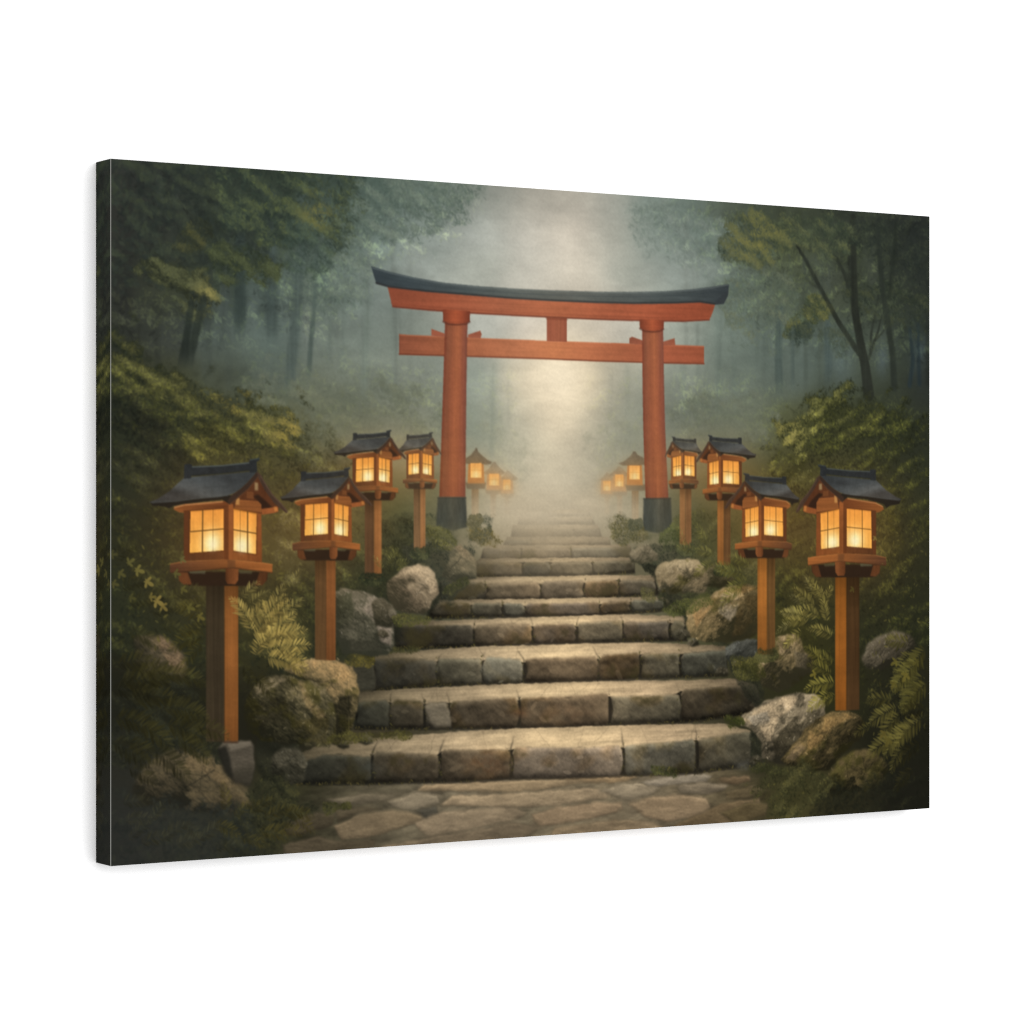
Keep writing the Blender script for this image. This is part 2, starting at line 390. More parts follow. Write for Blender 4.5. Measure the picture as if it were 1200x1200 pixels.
def leafy(poly, n, k=.22, size=(1.6, 4.2), a=(.25, .6), seed=0, side=1, kind='leaf', up=(1.04, 1.05, .92), soft=14):
    """leaves in the colour of the place they hang in: lighter on the near side of each spray, darker behind"""
    r = np.random.default_rng(seed); sl, al = coverage(T(poly), soft); cl = CL_L if side > 0 else CL_R
    E = (cl - np.roll(np.roll(cl, 7, 0), -5 * side, 1))[sl] * .8 + .35 * N_CL2[sl]
    flat = (al * np.clip(.55 + .5 * cl[sl], .08, 1)).ravel().cumsum(); idx = np.clip(np.searchsorted(flat, r.uniform(0, flat[-1], n)), 0, al.size - 1)
    yy, xx = np.unravel_index(idx, al.shape); e = np.clip(E[yy, xx] + r.normal(0, .45, n), -1.2, 1.2); Y = yy + sl[0].start; X = xx + sl[1].start
    base = IMG[Y, X]; cols = base * (1 + k * e)[:, None] + (np.clip(e, 0, 1) * 6)[:, None] * C3(up); cols = cols * np.where(e[:, None] > 0, C3(up), 1)
    o = np.argsort(e + r.uniform(-.8, .8, n))
    stamp(X[o], Y[o], r.uniform(size[0], size[1], n), r.uniform(0, 3.14, n), np.clip(cols[o], 0, 255), r.uniform(a[0], a[1], n) * al[yy, xx][o], kind)


rt = np.random.default_rng(77)
for _ in range(46):                               # ranks of trees paling into the mist
    left = rt.random() < .5; x = rt.uniform(165, 512) if left else rt.uniform(790, 1085)
    mid_ = abs(x - 650) / 480; yt = rt.uniform(225, 330) + 30 * (1 - mid_); yb = rt.uniform(420, 475); w = rt.uniform(2.5, 8) * (.5 + mid_ * .6)
    (cx, cy), = T([(x, 380)]); c = IMG[int(np.clip(cy, 0, H - 1)), int(np.clip(cx, 0, W - 1))] * rt.uniform(.78, .93); lean = rt.normal(0, 7)
    trunk([(x + lean, yt), (x + lean * .4, (yt + yb) / 2), (x, yb)], [w * .7, w * .85, w], c, rt.uniform(.22, .55), rt.uniform(1.2, 2.6))
    if rt.random() < .55:
        ym = rt.uniform(yt + 20, yb - 50); sx = rt.choice([-1, 1]); trunk([(x + lean * .4, ym + 25), (x + sx * rt.uniform(8, 16), ym), (x + sx * rt.uniform(16, 30), ym - 28)], [w * .4, w * .3, .8], c, .35, 1.2)
for _ in range(54):                               # soft layered crowns over them
    left = rt.random() < .55; x = rt.uniform(150, 500) if left else rt.uniform(795, 1085); y = rt.uniform(225, 345) if rt.random() < .75 else rt.uniform(345, 440)
    n = 34; a_ = rt.uniform(0, 6.28, n); q_ = np.sqrt(rt.uniform(0, 1, n)); rx, ry = rt.uniform(20, 46), rt.uniform(12, 26)
    c = T(np.c_[x + rx * q_ * np.cos(a_), y + ry * q_ * np.sin(a_)]); c[:, 0] = np.clip(c[:, 0], 2, W - 3); c[:, 1] = np.clip(c[:, 1], 2, H - 3)
    f = np.where(np.sin(a_) * q_ < -.25, rt.uniform(1.05, 1.16), rt.uniform(.80, .93)); cc = np.clip(IMG[c[:, 1].astype(int), c[:, 0].astype(int)] * f[:, None], 0, 255)
    stamp(c[:, 0], c[:, 1], rt.uniform(7, 17, n), rt.uniform(-.7, .7, n), cc, rt.uniform(.12, .34, n), 'soft')
leafy([(128, 184), (560, 222), (540, 285), (470, 300), (432, 330), (430, 380), (360, 400), (128, 420)], 7500, .26, (1.8, 5), (.2, .5), 501, 1)
leafy([(740, 238), (1091, 252), (1091, 430), (960, 420), (870, 400), (842, 330), (790, 300)], 6000, .24, (1.8, 5), (.2, .5), 502, -1)
leafy([(300, 400), (520, 430), (515, 530), (420, 560), (250, 500)], 2600, .14, (2, 5), (.2, .45), 503, 1)
leafy([(785, 440), (920, 440), (920, 540), (790, 520)], 1800, .14, (2, 5), (.2, .45), 504, -1)
leafy([(545, 430), (610, 440), (612, 600), (548, 600)], 500, .06, (2.5, 6), (.1, .25), 505, 1); leafy([(690, 440), (752, 435), (755, 600), (690, 600)], 500, .06, (2.5, 6), (.1, .25), 506, -1)

# far leaf canopies
foliage([(128, 186), (330, 200), (345, 260), (300, 305), (250, 300), (215, 345), (130, 340)], (42, 45, 40), (55, 61, 48), (74, 78, 52), 1500, (4, 9), 'brush', (.2, .5), 18, .25, 1, 0, seed=31)
foliage([(250, 195), (420, 205), (432, 235), (425, 275), (400, 300), (360, 280), (330, 300), (290, 270), (262, 262)], (48, 56, 46), (66, 75, 54), (100, 104, 58), 2600, (2.5, 6), 'leaf', (.3, .7), 12, .45, 1.1, .0, hot=(372, 250, 20, (118, 114, 66)), seed=32)
foliage([(330, 262), (372, 255), (395, 290), (385, 320), (352, 330), (330, 300)], (58, 68, 56), (72, 84, 66), (92, 104, 76), 700, (2.5, 5), 'leaf', (.2, .5), 10, .35, seed=33)
foliage([(232, 285), (262, 282), (300, 292), (320, 305), (332, 330), (318, 332), (296, 330), (270, 335), (250, 318)], (46, 52, 38), (72, 76, 44), (92, 96, 56), 1000, (2, 4.5), 'leaf', (.35, .8), 7, .5, 1.1, .03, seed=34)
foliage([(165, 300), (195, 305), (218, 312), (240, 320), (256, 340), (258, 356), (236, 368), (214, 362), (204, 345), (180, 330), (150, 320)], (44, 46, 34), (72, 72, 42), (108, 106, 62), 1300, (2, 4.6), 'leaf', (.35, .85), 7, .45, 1.2, .02, hot=(243, 345, 15, (140, 132, 78)), seed=35)
foliage([(205, 268), (240, 262), (252, 285), (232, 300), (200, 292)], (46, 48, 36), (64, 66, 42), (96, 90, 48), 450, (2, 5), 'leaf', (.25, .6), 8, .3, seed=36)
foliage([(420, 206), (575, 220), (560, 240), (545, 250), (522, 270), (500, 286), (475, 280), (452, 290), (436, 270), (425, 300), (402, 300), (400, 250)], (76, 91, 82), (90, 106, 96), (112, 126, 112), 2100, (2.5, 6), 'leaf', (.18, .5), 12, .35, 1, -.02, seed=37)
foliage([(400, 290), (432, 310), (440, 345), (420, 375), (398, 370), (385, 330)], (88, 103, 93), (98, 113, 103), (116, 130, 119), 500, (3, 6), 'leaf', (.12, .35), 12, .25, seed=38)
foliage([(352, 320), (392, 340), (400, 370), (380, 385), (362, 372)], (80, 94, 86), (92, 106, 96), (112, 124, 112), 350, (2, 5), 'leaf', (.15, .45), 9, .25, seed=39)
foliage([(735, 240), (850, 248), (870, 262), (850, 300), (842, 320), (815, 322), (795, 305), (760, 300), (742, 275)], (88, 103, 94), (106, 120, 112), (128, 140, 130), 1300, (3, 7), 'leaf', (.10, .34), 14, .2, seed=40)
foliage([(820, 246), (1000, 258), (1010, 290), (975, 305), (940, 285), (915, 300), (895, 320), (868, 310), (846, 312), (838, 290), (858, 268)], (56, 63, 48), (76, 82, 54), (108, 106, 60), 2400, (2.5, 5.5), 'leaf', (.25, .65), 11, .4, 1.1, 0, hot=(888, 280, 36, (120, 116, 64)), seed=41)
foliage([(985, 258), (1090, 264), (1090, 350), (1060, 345), (1040, 310), (1012, 300), (996, 280)], (36, 40, 35), (46, 51, 41), (62, 66, 48), 700, (3, 7), 'leaf', (.12, .32), 14, .2, seed=42)
foliage([(845, 320), (930, 325), (940, 355), (920, 385), (885, 400), (855, 385), (843, 360)], (80, 92, 80), (90, 102, 86), (108, 114, 86), 900, (3, 6.5), 'leaf', (.14, .4), 14, .25, seed=43)
foliage([(948, 345), (970, 345), (978, 362), (962, 378), (950, 392), (938, 398), (920, 396), (918, 384), (935, 372)], (58, 64, 44), (84, 86, 48), (124, 116, 58), 800, (2, 4.2), 'leaf', (.35, .8), 6, .5, 1.1, .05, seed=44)
foliage([(925, 385), (955, 380), (952, 398), (938, 408), (926, 400)], (50, 58, 48), (62, 70, 54), (78, 82, 56), 260, (2, 4), 'leaf', (.3, .7), 5, .5, seed=45)
foliage([(985, 335), (1040, 325), (1088, 340), (1088, 400), (1055, 390), (1030, 372), (1008, 362), (990, 355)], (40, 45, 36), (56, 61, 42), (82, 82, 50), 800, (2.5, 5.5), 'leaf', (.2, .5), 11, .25, seed=46)
foliage([(958, 385), (998, 380), (1004, 400), (985, 420), (960, 415)], (66, 74, 60), (78, 84, 62), (98, 98, 64), 400, (2.5, 5), 'leaf', (.2, .55), 9, .3, seed=47)

# far undergrowth melting into the mist
foliage([(260, 455), (330, 440), (400, 440), (470, 455), (520, 480), (520, 520), (430, 505), (380, 530), (300, 500)], (86, 94, 80), (98, 106, 88), (116, 120, 96), 1300, (3, 8), 'brush', (.10, .32), 18, .2, seed=51)
foliage([(550, 480), (600, 490), (620, 540), (605, 590), (560, 595), (548, 540)], (124, 130, 110), (140, 143, 120), (160, 158, 134), 500, (4, 9), 'soft', (.08, .2), 16, .2, seed=52)
foliage([(700, 490), (750, 480), (755, 590), (720, 600), (700, 570), (690, 530)], (122, 124, 102), (142, 142, 118), (160, 156, 134), 450, (4, 9), 'soft', (.08, .2), 16, .2, seed=53)
foliage([(785, 470), (860, 465), (905, 470), (920, 500), (890, 520), (850, 510), (790, 510)], (86, 95, 82), (98, 106, 91), (110, 114, 92), 900, (3, 7), 'brush', (.12, .3), 16, .2, seed=54)
foliage([(400, 585), (470, 600), (530, 600), (540, 640), (470, 650), (430, 620)], (48, 54, 38), (72, 74, 46), (104, 98, 56), 900, (2, 5), 'leaf', (.3, .7), 9, .4, seed=55)

for x, y, rx, ry, c, a_ in [(470, 520, 110, 34, (128, 131, 112), .42), (420, 430, 120, 46, (122, 130, 118), .30), (850, 500, 95, 40, (112, 120, 104), .34), (580, 540, 50, 44, (164, 160, 138), .35), (716, 540, 46, 44, (158, 152, 130), .35),
                            (540, 320, 90, 50, (160, 166, 158), .25), (760, 320, 80, 50, (152, 158, 150), .25), (330, 400, 90, 30, (98, 110, 102), .25), (930, 430, 90, 26, (92, 104, 96), .25)]:
    glow(x, y, rx, ry, c, a_, 1, (N_CLOUD, .35))      # haze drifting out between the trunks

for p, w, c, a, f in [([(281, 325), (281, 360), (280, 402)], [11, 11, 13], (54, 64, 60), .6, 1.3), ([(316, 330), (317, 360), (319, 408)], [10, 11, 13], (68, 79, 75), .55, 1.4), ([(350, 325), (346, 370), (340, 430), (338, 462)], [10, 10, 11, 12], (76, 87, 82), .6, 1.5),
                      ([(369, 335), (367, 370), (363, 415), (361, 450)], [4.5, 4.5, 5, 6], (74, 86, 80), .6, 1.1), ([(224, 355), (217, 402), (211, 436)], [7, 8, 10], (40, 46, 41), .7, 1), ([(238, 350), (226, 402), (219, 436)], [8, 8, 10], (44, 50, 44), .7, 1),
                      ([(913, 380), (912, 420), (914, 470)], [8, 9, 11], (74, 86, 80), .6, 1.4), ([(929, 385), (929, 465)], [4, 4.5], (80, 92, 86), .5, 1.2), ([(1028, 270), (1034, 340), (1042, 385), (1046, 420), (1048, 455)], [6, 7, 8, 8, 9], (42, 47, 41), .7, 1.1),
                      ([(1050, 262), (1046, 310), (1042, 350)], [5, 5, 5], (38, 43, 37), .6, 1.2), ([(1066, 385), (1070, 420), (1066, 452)], [4, 5, 6], (42, 52, 54), .65, 1.1), ([(1076, 380), (1078, 450)], [4, 5], (40, 50, 53), .5, 1.2), ([(968, 390), (971, 430), (968, 462)], [9, 10, 12], (66, 78, 76), .5, 2),
                      ([(1000, 290), (1002, 365), (1008, 400), (1014, 430), (1018, 462)], [8, 10, 11, 13, 15], (40, 43, 37), .8, .9), ([(1010, 418), (983, 378), (960, 335), (940, 298)], [7, 6, 5, 3.5], (44, 48, 41), .7, .8),
                      ([(290, 300), (300, 270), (312, 250)], [3, 2.4, 1.6], (50, 58, 52), .5, .9), ([(350, 330), (362, 300), (378, 280)], [4, 3, 2], (74, 85, 79), .5, 1), ([(430, 360), (428, 420), (426, 480)], [6, 6, 7], (108, 119, 108), .35, 2.2), ([(575, 440), (576, 500), (575, 560)], [5, 5, 6], (136, 142, 126), .35, 2.2)]:
    trunk(p, w, c, a, f)

# far lanterns fading in the mist --------------------------------------------
GLOWC = [(255, 226, 150), (246, 184, 96)]


def window_glow(quad, fx, fy, r, top, bot, mid, hot=(255, 236, 178)):
    def col(sl):
        d2 = ((PX[sl] - fx) / r)**2 + ((PY[sl] - fy) / (r * 1.25))**2
        t = np.exp(-d2)[..., None]
        ys = [p[1] for p in quad]; v = np.clip((PY[sl] - min(ys)) / (max(ys) - min(ys)), 0, 1)[..., None]
        c = C3(top) * (1 - v) + C3(bot) * v
        return c + np.clip(t * 1.15, 0, 1) * (C3(hot) - c)
    fill(quad, col, 1, .45, [(N_WV, .02), (N_BRV, .02)], mid)


LIT = []


def far_lantern(roof, win, tray, post, tint, veil, label, order):
    m = motif('painted_lantern', None, label)
    rm = motif('lantern_roof', m); wm = motif('lit_window', m); pm = motif('post', m)
    mix = lambda c: C3(c) * (1 - veil) + C3(tint) * veil
    fill([(post[0], tray[3] - 1), (post[1], tray[3] - 1), (post[1], post[2]), (post[0], post[2])], stops('y', (tray[3], mix((112, 84, 52))), (post[2], mix((140, 118, 82)))), 1 - veil * .2, .8, [(N_WV, .05)], pm)
    fill([(tray[0], tray[2]), (tray[1], tray[2]), (tray[1] - 1.5, tray[3]), (tray[0] + 2, tray[3])], mix((88, 76, 58)), 1 - veil * .3, .7, mid=m)
    x0, y0, x1, y1 = win
    fill([(x0 - 2.2, y0 - 3), (x1 + 2.2, y0 - 3), (x1 + 3.5, tray[2] + 1), (x0 - 3.5, tray[2] + 1)], mix((168, 102, 48)), 1 - veil * .3, .6, mid=m)
    fill(roof, mix((92, 82, 66)), 1 - veil * .25, .6, [(N_FINE, .04)], rm)
    q = [(x0, y0), (x1, y0), (x1, y1), (x0, y1)]
    window_glow(q, (x0 + x1) / 2, y1 - 3, (x1 - x0) * .36, (240, 170, 92), (250, 190, 102), wm, (255, 234, 164))
    for f in (.34, .67): stroke([(x0 + f * (x1 - x0), y0), (x0 + f * (x1 - x0), y1)], .5, (190, 130, 60), .35, .4)
    stroke([(x0, (y0 + y1) / 2), (x1, (y0 + y1) / 2)], .6, (180, 120, 52), .45, .4)
    LIT.append(((x0 + x1) / 2, (y0 + y1) / 2, (x1 - x0) * 1.2, .75))


MIST = (182, 168, 140)
far_lantern([(584, 561), (589, 558), (594, 551), (597, 553), (602, 557), (607, 561), (604, 563), (585, 563)], (589.3, 562, 598, 574.2), (586, 603, 577.5, 583), (591, 596.5, 602), MIST, .50, 'dim lantern printed third in the mist left of the steps', 0)
far_lantern([(566, 554), (573, 549), (577, 542), (580, 541), (583, 546), (592, 554), (588, 557), (568, 556)], (573, 555.2, 584.3, 569), (568, 587.5, 573.5, 579.3), (574.5, 581, 607), MIST, .42, 'small misty lantern printed between two others left of the steps', 0)
far_lantern([(544, 538), (551, 533.5), (556, 527.5), (557, 525), (558.8, 525), (560, 529.5), (566, 535), (571, 539), (576.3, 541.4), (575, 543.8), (570.5, 544.6), (544, 543.5)], (551, 542.8, 564, 560), (545, 569.6, 565.5, 573.2), (552.2, 560.6, 611), MIST, .12, 'grey-roofed lantern printed just right of the left gate pillar', 0)
far_lantern([(702, 563), (707, 559), (711, 553), (717, 558), (720, 563)], (706.7, 563.8, 715.2, 575), (703, 718, 578, 583.5), (708.5, 713.5, 602), MIST, .50, 'dim lantern printed farthest into the mist right of the steps', 0)
far_lantern([(714, 556), (721, 551), (725, 546), (728, 548), (736, 556), (734, 558), (716, 558)], (720.7, 556.2, 730.4, 570.2), (716, 735.5, 575, 581), (723, 729, 607), MIST, .45, 'small misty lantern printed between two others right of the steps', 0)
far_lantern([(724, 543.2), (731, 540.5), (737, 536), (741, 531), (741.6, 529), (744.4, 529), (747, 533), (754, 536.5), (757, 544), (750, 545.5), (729, 545.5)], (737.3, 545.8, 749.6, 561.8), (732.3, 757, 567.6, 575), (740.2, 748.3, 616), MIST, .14, 'grey-roofed lantern printed just left of the right gate pillar', 0)

# ==================================================================== STEPS
PAVE = motif('painted_paving', None, 'flat irregular paving stones along the bottom of the picture')
fill([(350, 925), (420, 915), (560, 911), (700, 905), (860, 900), (905, 925), (900, 962), (700, 985), (520, 995), (340, 1003), (330, 960)],
     stops('x', (350, (52, 50, 36)), (430, (86, 79, 62)), (560, (108, 98, 79)), (660, (122, 110, 87)), (760, (114, 102, 81)), (850, (88, 78, 58)), (900, (62, 56, 37))), .92, 6, [(N_BR, .10), (N_MID, .05)], PAVE)


def rough(p, step=3.0, amp=.9, seed=0, closed=False):
    r = np.random.default_rng(seed); p = [tuple(q) for q in p]; out = []
    segs = list(zip(p, p[1:] + ([p[0]] if closed else [])))
    for (ax, ay), (bx, by) in segs:
        n = max(1, int(math.hypot(bx - ax, by - ay) / step))
        for i in range(n):
            f = i / n; j = 0 if i == 0 else 1
            out.append((ax + f * (bx - ax) + j * r.normal(0, amp * .6), ay + f * (by - ay) + j * r.normal(0, amp * .6)))
    if not closed: out.append(p[-1])
    return out


def relief(sl, al, dome, ang=(.55, -.83), amt=.5, field=None, dsig=5):
    """light and dark of a stone's bumps: slope of (rounded outline + rock noise) towards the glow"""
    f = (N_ROCK if field is None else field)[sl]
    h = f * amt + blur(al, dsig) * dome
    gy, gx = np.gradient(h); return gx * ang[0] * -1 + gy * ang[1] * -1


def slab(p, col, seed, a=.95, edge=(60, 54, 42), hi=None):
    q = rough(p, 5, .9, seed, True); rr = coverage(T(q), .9)
    if rr is None: return
    sl, al = rr; r = np.random.default_rng(seed)
    c = C3(col) * r.uniform(1.03, 1.16) * C3([1.03, 1, .97]) * (1 + .04 * N_BR[sl] + .03 * N_CL2[sl] + .02 * N_MID[sl] + .015 * N_GRIT[sl])[..., None]
    sh = relief(sl, al, 1.4, (.2, -1), .10, N_BR, 2); c = c * (1 + np.clip(sh * 1.0, -.25, .18))[..., None]
    put(sl, al * a, np.clip(c, 0, 255)); IDS[sl][al > .5] = PAVE
    stroke([(x, y + .5) for x, y in q] + [(q[0][0], q[0][1] + .5)], 1.2, edge, .36, .8)


for i, (p, c) in enumerate([
    ([(380, 937), (430, 930), (472, 931), (446, 940), (402, 944)], (88, 82, 68)), ([(452, 939), (490, 928), (512, 932), (515, 941), (485, 949), (462, 946)], (116, 108, 91)),
    ([(488, 927), (497, 919), (600, 915), (690, 911), (702, 915), (640, 925), (600, 929), (560, 928)], (140, 124, 98)), ([(515, 944), (530, 932), (600, 929.5), (690, 923), (708, 926), (712, 935), (650, 945), (600, 946), (545, 945)], (136, 122, 99)),
    ([(485, 950), (511, 944), (514, 955), (500, 960)], (64, 62, 54)), ([(390, 968), (420, 955), (460, 949), (490, 954), (498, 962), (470, 970), (440, 980), (400, 985)], (104, 93, 74)),
    ([(485, 964), (520, 951), (560, 948), (605, 947), (618, 953), (600, 962), (560, 970), (500, 982)], (112, 101, 83)), ([(622, 954), (650, 947), (700, 940), (728, 941), (730, 949), (700, 958), (660, 966), (630, 968)], (122, 107, 86)),
    ([(702, 927), (730, 918), (762, 917), (775, 923), (765, 930), (735, 938)], (122, 113, 95)), ([(735, 943), (760, 934), (800, 931), (828, 935), (832, 946), (815, 957), (780, 964), (755, 957)], (124, 109, 87)),
    ([(748, 917), (775, 911), (815, 906), (835, 909), (828, 916), (795, 919), (770, 922)], (118, 111, 97)), ([(793, 922), (802, 918), (830, 917), (853, 919), (850, 925), (825, 931), (800, 930)], (116, 107, 90)),
    ([(842, 912), (860, 909), (878, 909), (880, 915), (860, 920), (846, 917)], (98, 84, 64)), ([(640, 911), (690, 909), (740, 906), (748, 912), (716, 918), (690, 916)], (146, 126, 96)),
    ([(440, 992), (500, 982), (560, 972), (600, 964), (640, 970), (600, 985), (500, 1000)], (92, 83, 68)), ([(640, 985), (650, 970), (720, 960), (760, 962), (780, 970), (720, 982)], (106, 94, 75)), ([(780, 972), (800, 962), (850, 940), (890, 935), (890, 955), (840, 968)], (92, 80, 60))]):
    slab(p, c, 100 + i)
for i, (p, c) in enumerate([([(336, 962), (372, 952), (392, 954), (388, 968), (356, 978), (332, 980)], (62, 57, 45)), ([(330, 990), (372, 980), (398, 986), (440, 984), (436, 998), (380, 1003), (334, 1004)], (66, 60, 48)), ([(392, 950), (430, 946), (448, 948), (420, 953), (396, 964)], (80, 73, 58)), ([(842, 952), (880, 940), (900, 942), (896, 956), (862, 966)], (74, 66, 47)), ([(850, 928), (884, 920), (898, 926), (880, 936), (850, 938)], (84, 75, 56))]):
    slab(p, c, 160 + i)
tone(900, [(400, 925), (700, 908), (860, 905), (860, 950), (700, 985), (420, 1000)], (.92, 1.08), (4, 12), (.10, .25), 22, 'brush', (-.25, .25))

TREAD = [(-1, (84, 76, 58)), (-.85, (108, 96, 74)), (-.65, (146, 129, 101)), (-.4, (178, 156, 122)), (-.1, (212, 185, 142)), (.15, (216, 188, 144)), (.42, (192, 166, 129)), (.7, (142, 124, 96)), (.9, (108, 94, 73)), (1, (88, 77, 60))]
RISER = [(-1, (50, 49, 41)), (-.7, (70, 66, 54)), (-.4, (88, 80, 65)), (-.1, (104, 92, 73)), (.15, (108, 95, 75)), (.4, (94, 84, 67)), (.7, (76, 70, 56)), (1, (56, 53, 43))]


def ramp1(tab, t): return np.stack([np.interp(t, [s[0] for s in tab], [s[1][k] for s in tab]) for k in range(3)], -1)


def interp(poly, x): return float(np.interp(x, [p[0] for p in poly], [p[1] for p in poly]))


def step(back, front, bottom, joints, seed, jw=2.2, label=None, gain=1.0):
    m = motif('painted_step', None, label)
    r = np.random.default_rng(seed); x0, x1 = front[0][0], front[-1][0]; cx = 655; hw = max(x1 - cx, cx - x0)
    # shadow in which the stones sit
    fill(front + bottom[::-1], lambda sl: ramp1(RISER, (PX[sl] - cx) / hw) * .42, 1, .8, [(N_MID, .1)], m)
    fr = [(x, y + .9 * float(N_MID[int(np.clip(y, 0, 799)), int(np.clip(x, 0, 1199))]) * min(1, jw / 2)) for x, y in rough(front, 3, .5, seed)]
    bk = rough(back, 4, .6, seed + 1)
    # tread
    q = bk + [(x, y + (2.4 if jw > 1.5 else .6)) for x, y in fr[::-1]]
    rr = coverage(T(q), .5)
    if rr:
        sl, al = rr; c = ramp1(TREAD, (PX[sl] - cx) / hw) * gain * (1 + .045 * N_BR[sl] + .03 * N_WH[sl] + .03 * N_CL2[sl] + .012 * N_GRIT[sl])[..., None]
        vy = np.clip((PY[sl] - np.interp(PX[sl], [p[0] for p in back], [p[1] for p in back])) / 12, 0, 1)
        c = c * (.86 + .14 * np.clip(vy * 2.2, 0, 1))[..., None]
        put(sl, al, np.clip(c, 0, 255)); IDS[sl][al > .5] = m
    # stones
    xs = [x0] + list(joints) + [x1]
    for i, (a, b) in enumerate(zip(xs, xs[1:])):
        ja = jw * .5 * r.uniform(.5, 1.2) if i else 0; jb = jw * .5 * r.uniform(.5, 1.2) if i < len(xs) - 2 else 0
        a2, b2 = a + ja, b - jb; hgt = interp(bottom, (a + b) / 2) - interp(front, (a + b) / 2)
        k = min(4.2, hgt * .19) * r.uniform(.5, 1.5); n = max(3, int((b2 - a2) / 3))
        dy = r.normal(0, .9) * min(1, hgt / 30) * (jw > 1.5); tl = r.normal(0, .9) * min(1, hgt / 30) * (jw > 1.5)
        top = [(x, interp(front, x) + dy + tl * (x - a2) / max(b2 - a2, 1) + (k * r.uniform(.4, 1.3) if x in (a2, b2) else 0) + r.normal(0, .35) * (jw > 1.5)) for x in np.linspace(a2, b2, n)]
        bot = [(x, interp(bottom, x) - .6 - (k if x in (a2, b2) else 0)) for x in np.linspace(b2, a2, n)]
        big = min(1, hgt / 30) * (jw > 1.5); sk = r.normal(0, .8 + 1.6 * big, 2)
        p = rough(top, 5, .45 + .35 * big, seed + i) + [(b2 + sk[0], (interp(front, b) + interp(bottom, b)) / 2)] + rough(bot, 5, .7 + .5 * big, seed + 9 + i) + [(a2 + sk[1], (interp(front, a) + interp(bottom, a)) / 2)]
        rr = coverage(T(p), .75)
        if not rr: continue
        sl, al = rr
        t = (PX[sl] - cx) / hw; base = ramp1(RISER, t) * gain * r.uniform(.84, 1.16) * C3([1.04, 1.05, 1.09]) * C3([(1, .985, .96), (1.02, .97, .90), (.95, .99, .99), (1, .99, 1.0), (.98, .985, .94)][r.integers(5)])
        v = (PY[sl] - interp(front, (a + b) / 2)) / max(hgt, 1)
        rel = relief(sl, al, 2.8, (.30, -.95), .5, N_ROCKS, max(1.6, hgt * .10)); rel2 = relief(sl, al, 0, (.5, -.85), .4, N_MID, 2)
        c = base * (1 + np.clip(rel * 1.5, -.35, .42) + np.clip(rel2 * .3, -.1, .1) + .035 * N_FINE[sl] + .02 * N_GRIT[sl] + .10 * N_CL2[sl] + .05 * N_ROCK[sl])[..., None]
        c = c * (.97 - .26 * np.clip(v, 0, 1)**1.4)[..., None]
        warm = np.clip(N_CLUMP[sl] - .1, 0, 1)[..., None]; c = c + warm * (c * C3([1.06, .97, .82]) - c) * .55
        moss = (np.clip(N_CLUMP[sl] * .7 + N_MID[sl] * .4 + np.abs(t) * .75 - .85, 0, 1) * .7)[..., None]; c = c + moss * (C3([56, 51, 31]) * gain - c)
        put(sl, al, np.clip(c, 0, 255))
        for q_ in range(int((b2 - a2) / 16) + 1):      # chips, pits and stains of the face
            ex = r.uniform(a2, b2); ey = interp(front, ex) + r.uniform(.1, .95) * hgt; sz = r.uniform(1.5, 5.5) * min(1, hgt / 30)
            (ex_, ey_), = T([(ex, ey)]); stamp([ex_], [ey_], [sz * 1.6], [r.normal(0, .5)], [base.mean((0, 1)) * r.choice([.55, .7, 1.3, 1.45])], [r.uniform(.15, .4)], r.choice(['brush', 'soft', 'leaf']))
        for q_ in range(int((b2 - a2) / 30)):          # bites out of the front edge
            ex = r.uniform(a2 + 2, b2 - 2); ey = interp(front, ex); w_ = r.uniform(1.5, 5)
            stroke([(ex - w_, ey + .3), (ex, ey + r.uniform(.2, 1.6)), (ex + w_, ey + .2)], [.4, r.uniform(.8, 2.0) * min(1, hgt / 28), .4], base.mean((0, 1)) * .8, .55, .6)
        # bright worn arris
        e = [(x, y + .5) for x, y in rough(top, 3, .5, seed + 40 + i)]
        stroke(e, [max(.8, .055 * hgt)] * len(e), lambda s2: ramp1(TREAD, (PX[s2] - cx) / hw) * gain * .93, .42, .6)
    # gaps run back into the tread
    for j in joints:
        yb = interp(back, j); yf = interp(front, j); d = r.uniform(-6, 6)
        pth = rough([(j + d * (yf - yb) / 14, yb + (yf - yb) * r.uniform(.1, .5)), (j, yf), (j + r.normal(0, 1), interp(bottom, j) - .5)], 3, .6, seed + int(j))
        n = len(pth); stroke(pth, np.interp(np.arange(n), [0, n * .35, n], [.5, jw * .5, jw * r.uniform(.45, 1.25)]), lambda s2: ramp1(RISER, (PX[s2] - cx) / hw) * .45 * gain, r.uniform(.2, .8), .9)
        for q_ in range(int(jw * 4)):                   # moss and crumbs lodged in the gap
            t_ = r.uniform(0, 1); (ex_, ey_), = T([(j + r.normal(0, jw * .45), yf - 3 + t_ * (interp(bottom, j) - yf + 2))]); stamp([ex_], [ey_], [r.uniform(1, 2.6)], [r.uniform(0, 3)], [C3([(66, 62, 34), (84, 78, 42), (48, 45, 32)][r.integers(3)]) * gain], [r.uniform(.3, .75)], 'leaf')
    for q_ in range(int((x1 - x0) / 34)):               # hairline cracks over the treads
        ex = r.uniform(x0 + 8, x1 - 8); ya = interp(back, ex); yf = interp(front, ex)
        if yf - ya > 3: stroke(rough([(ex, ya + 1), (ex + r.normal(0, 9), yf - 1)], 3, 1.0, int(ex)), .7, lambda s2: ramp1(TREAD, (PX[s2] - cx) / hw) * .62 * gain, r.uniform(.2, .5), .5)
    # line of dark under the tread behind, crumbs and moss along the foot
    stroke([(x, y + .4) for x, y in rough(bottom, 4, .8, seed + 77)], 2.0 if jw > 1.5 else 1.0, lambda s2: ramp1(RISER, (PX[s2] - cx) / hw) * .5 * gain, .75, .7)
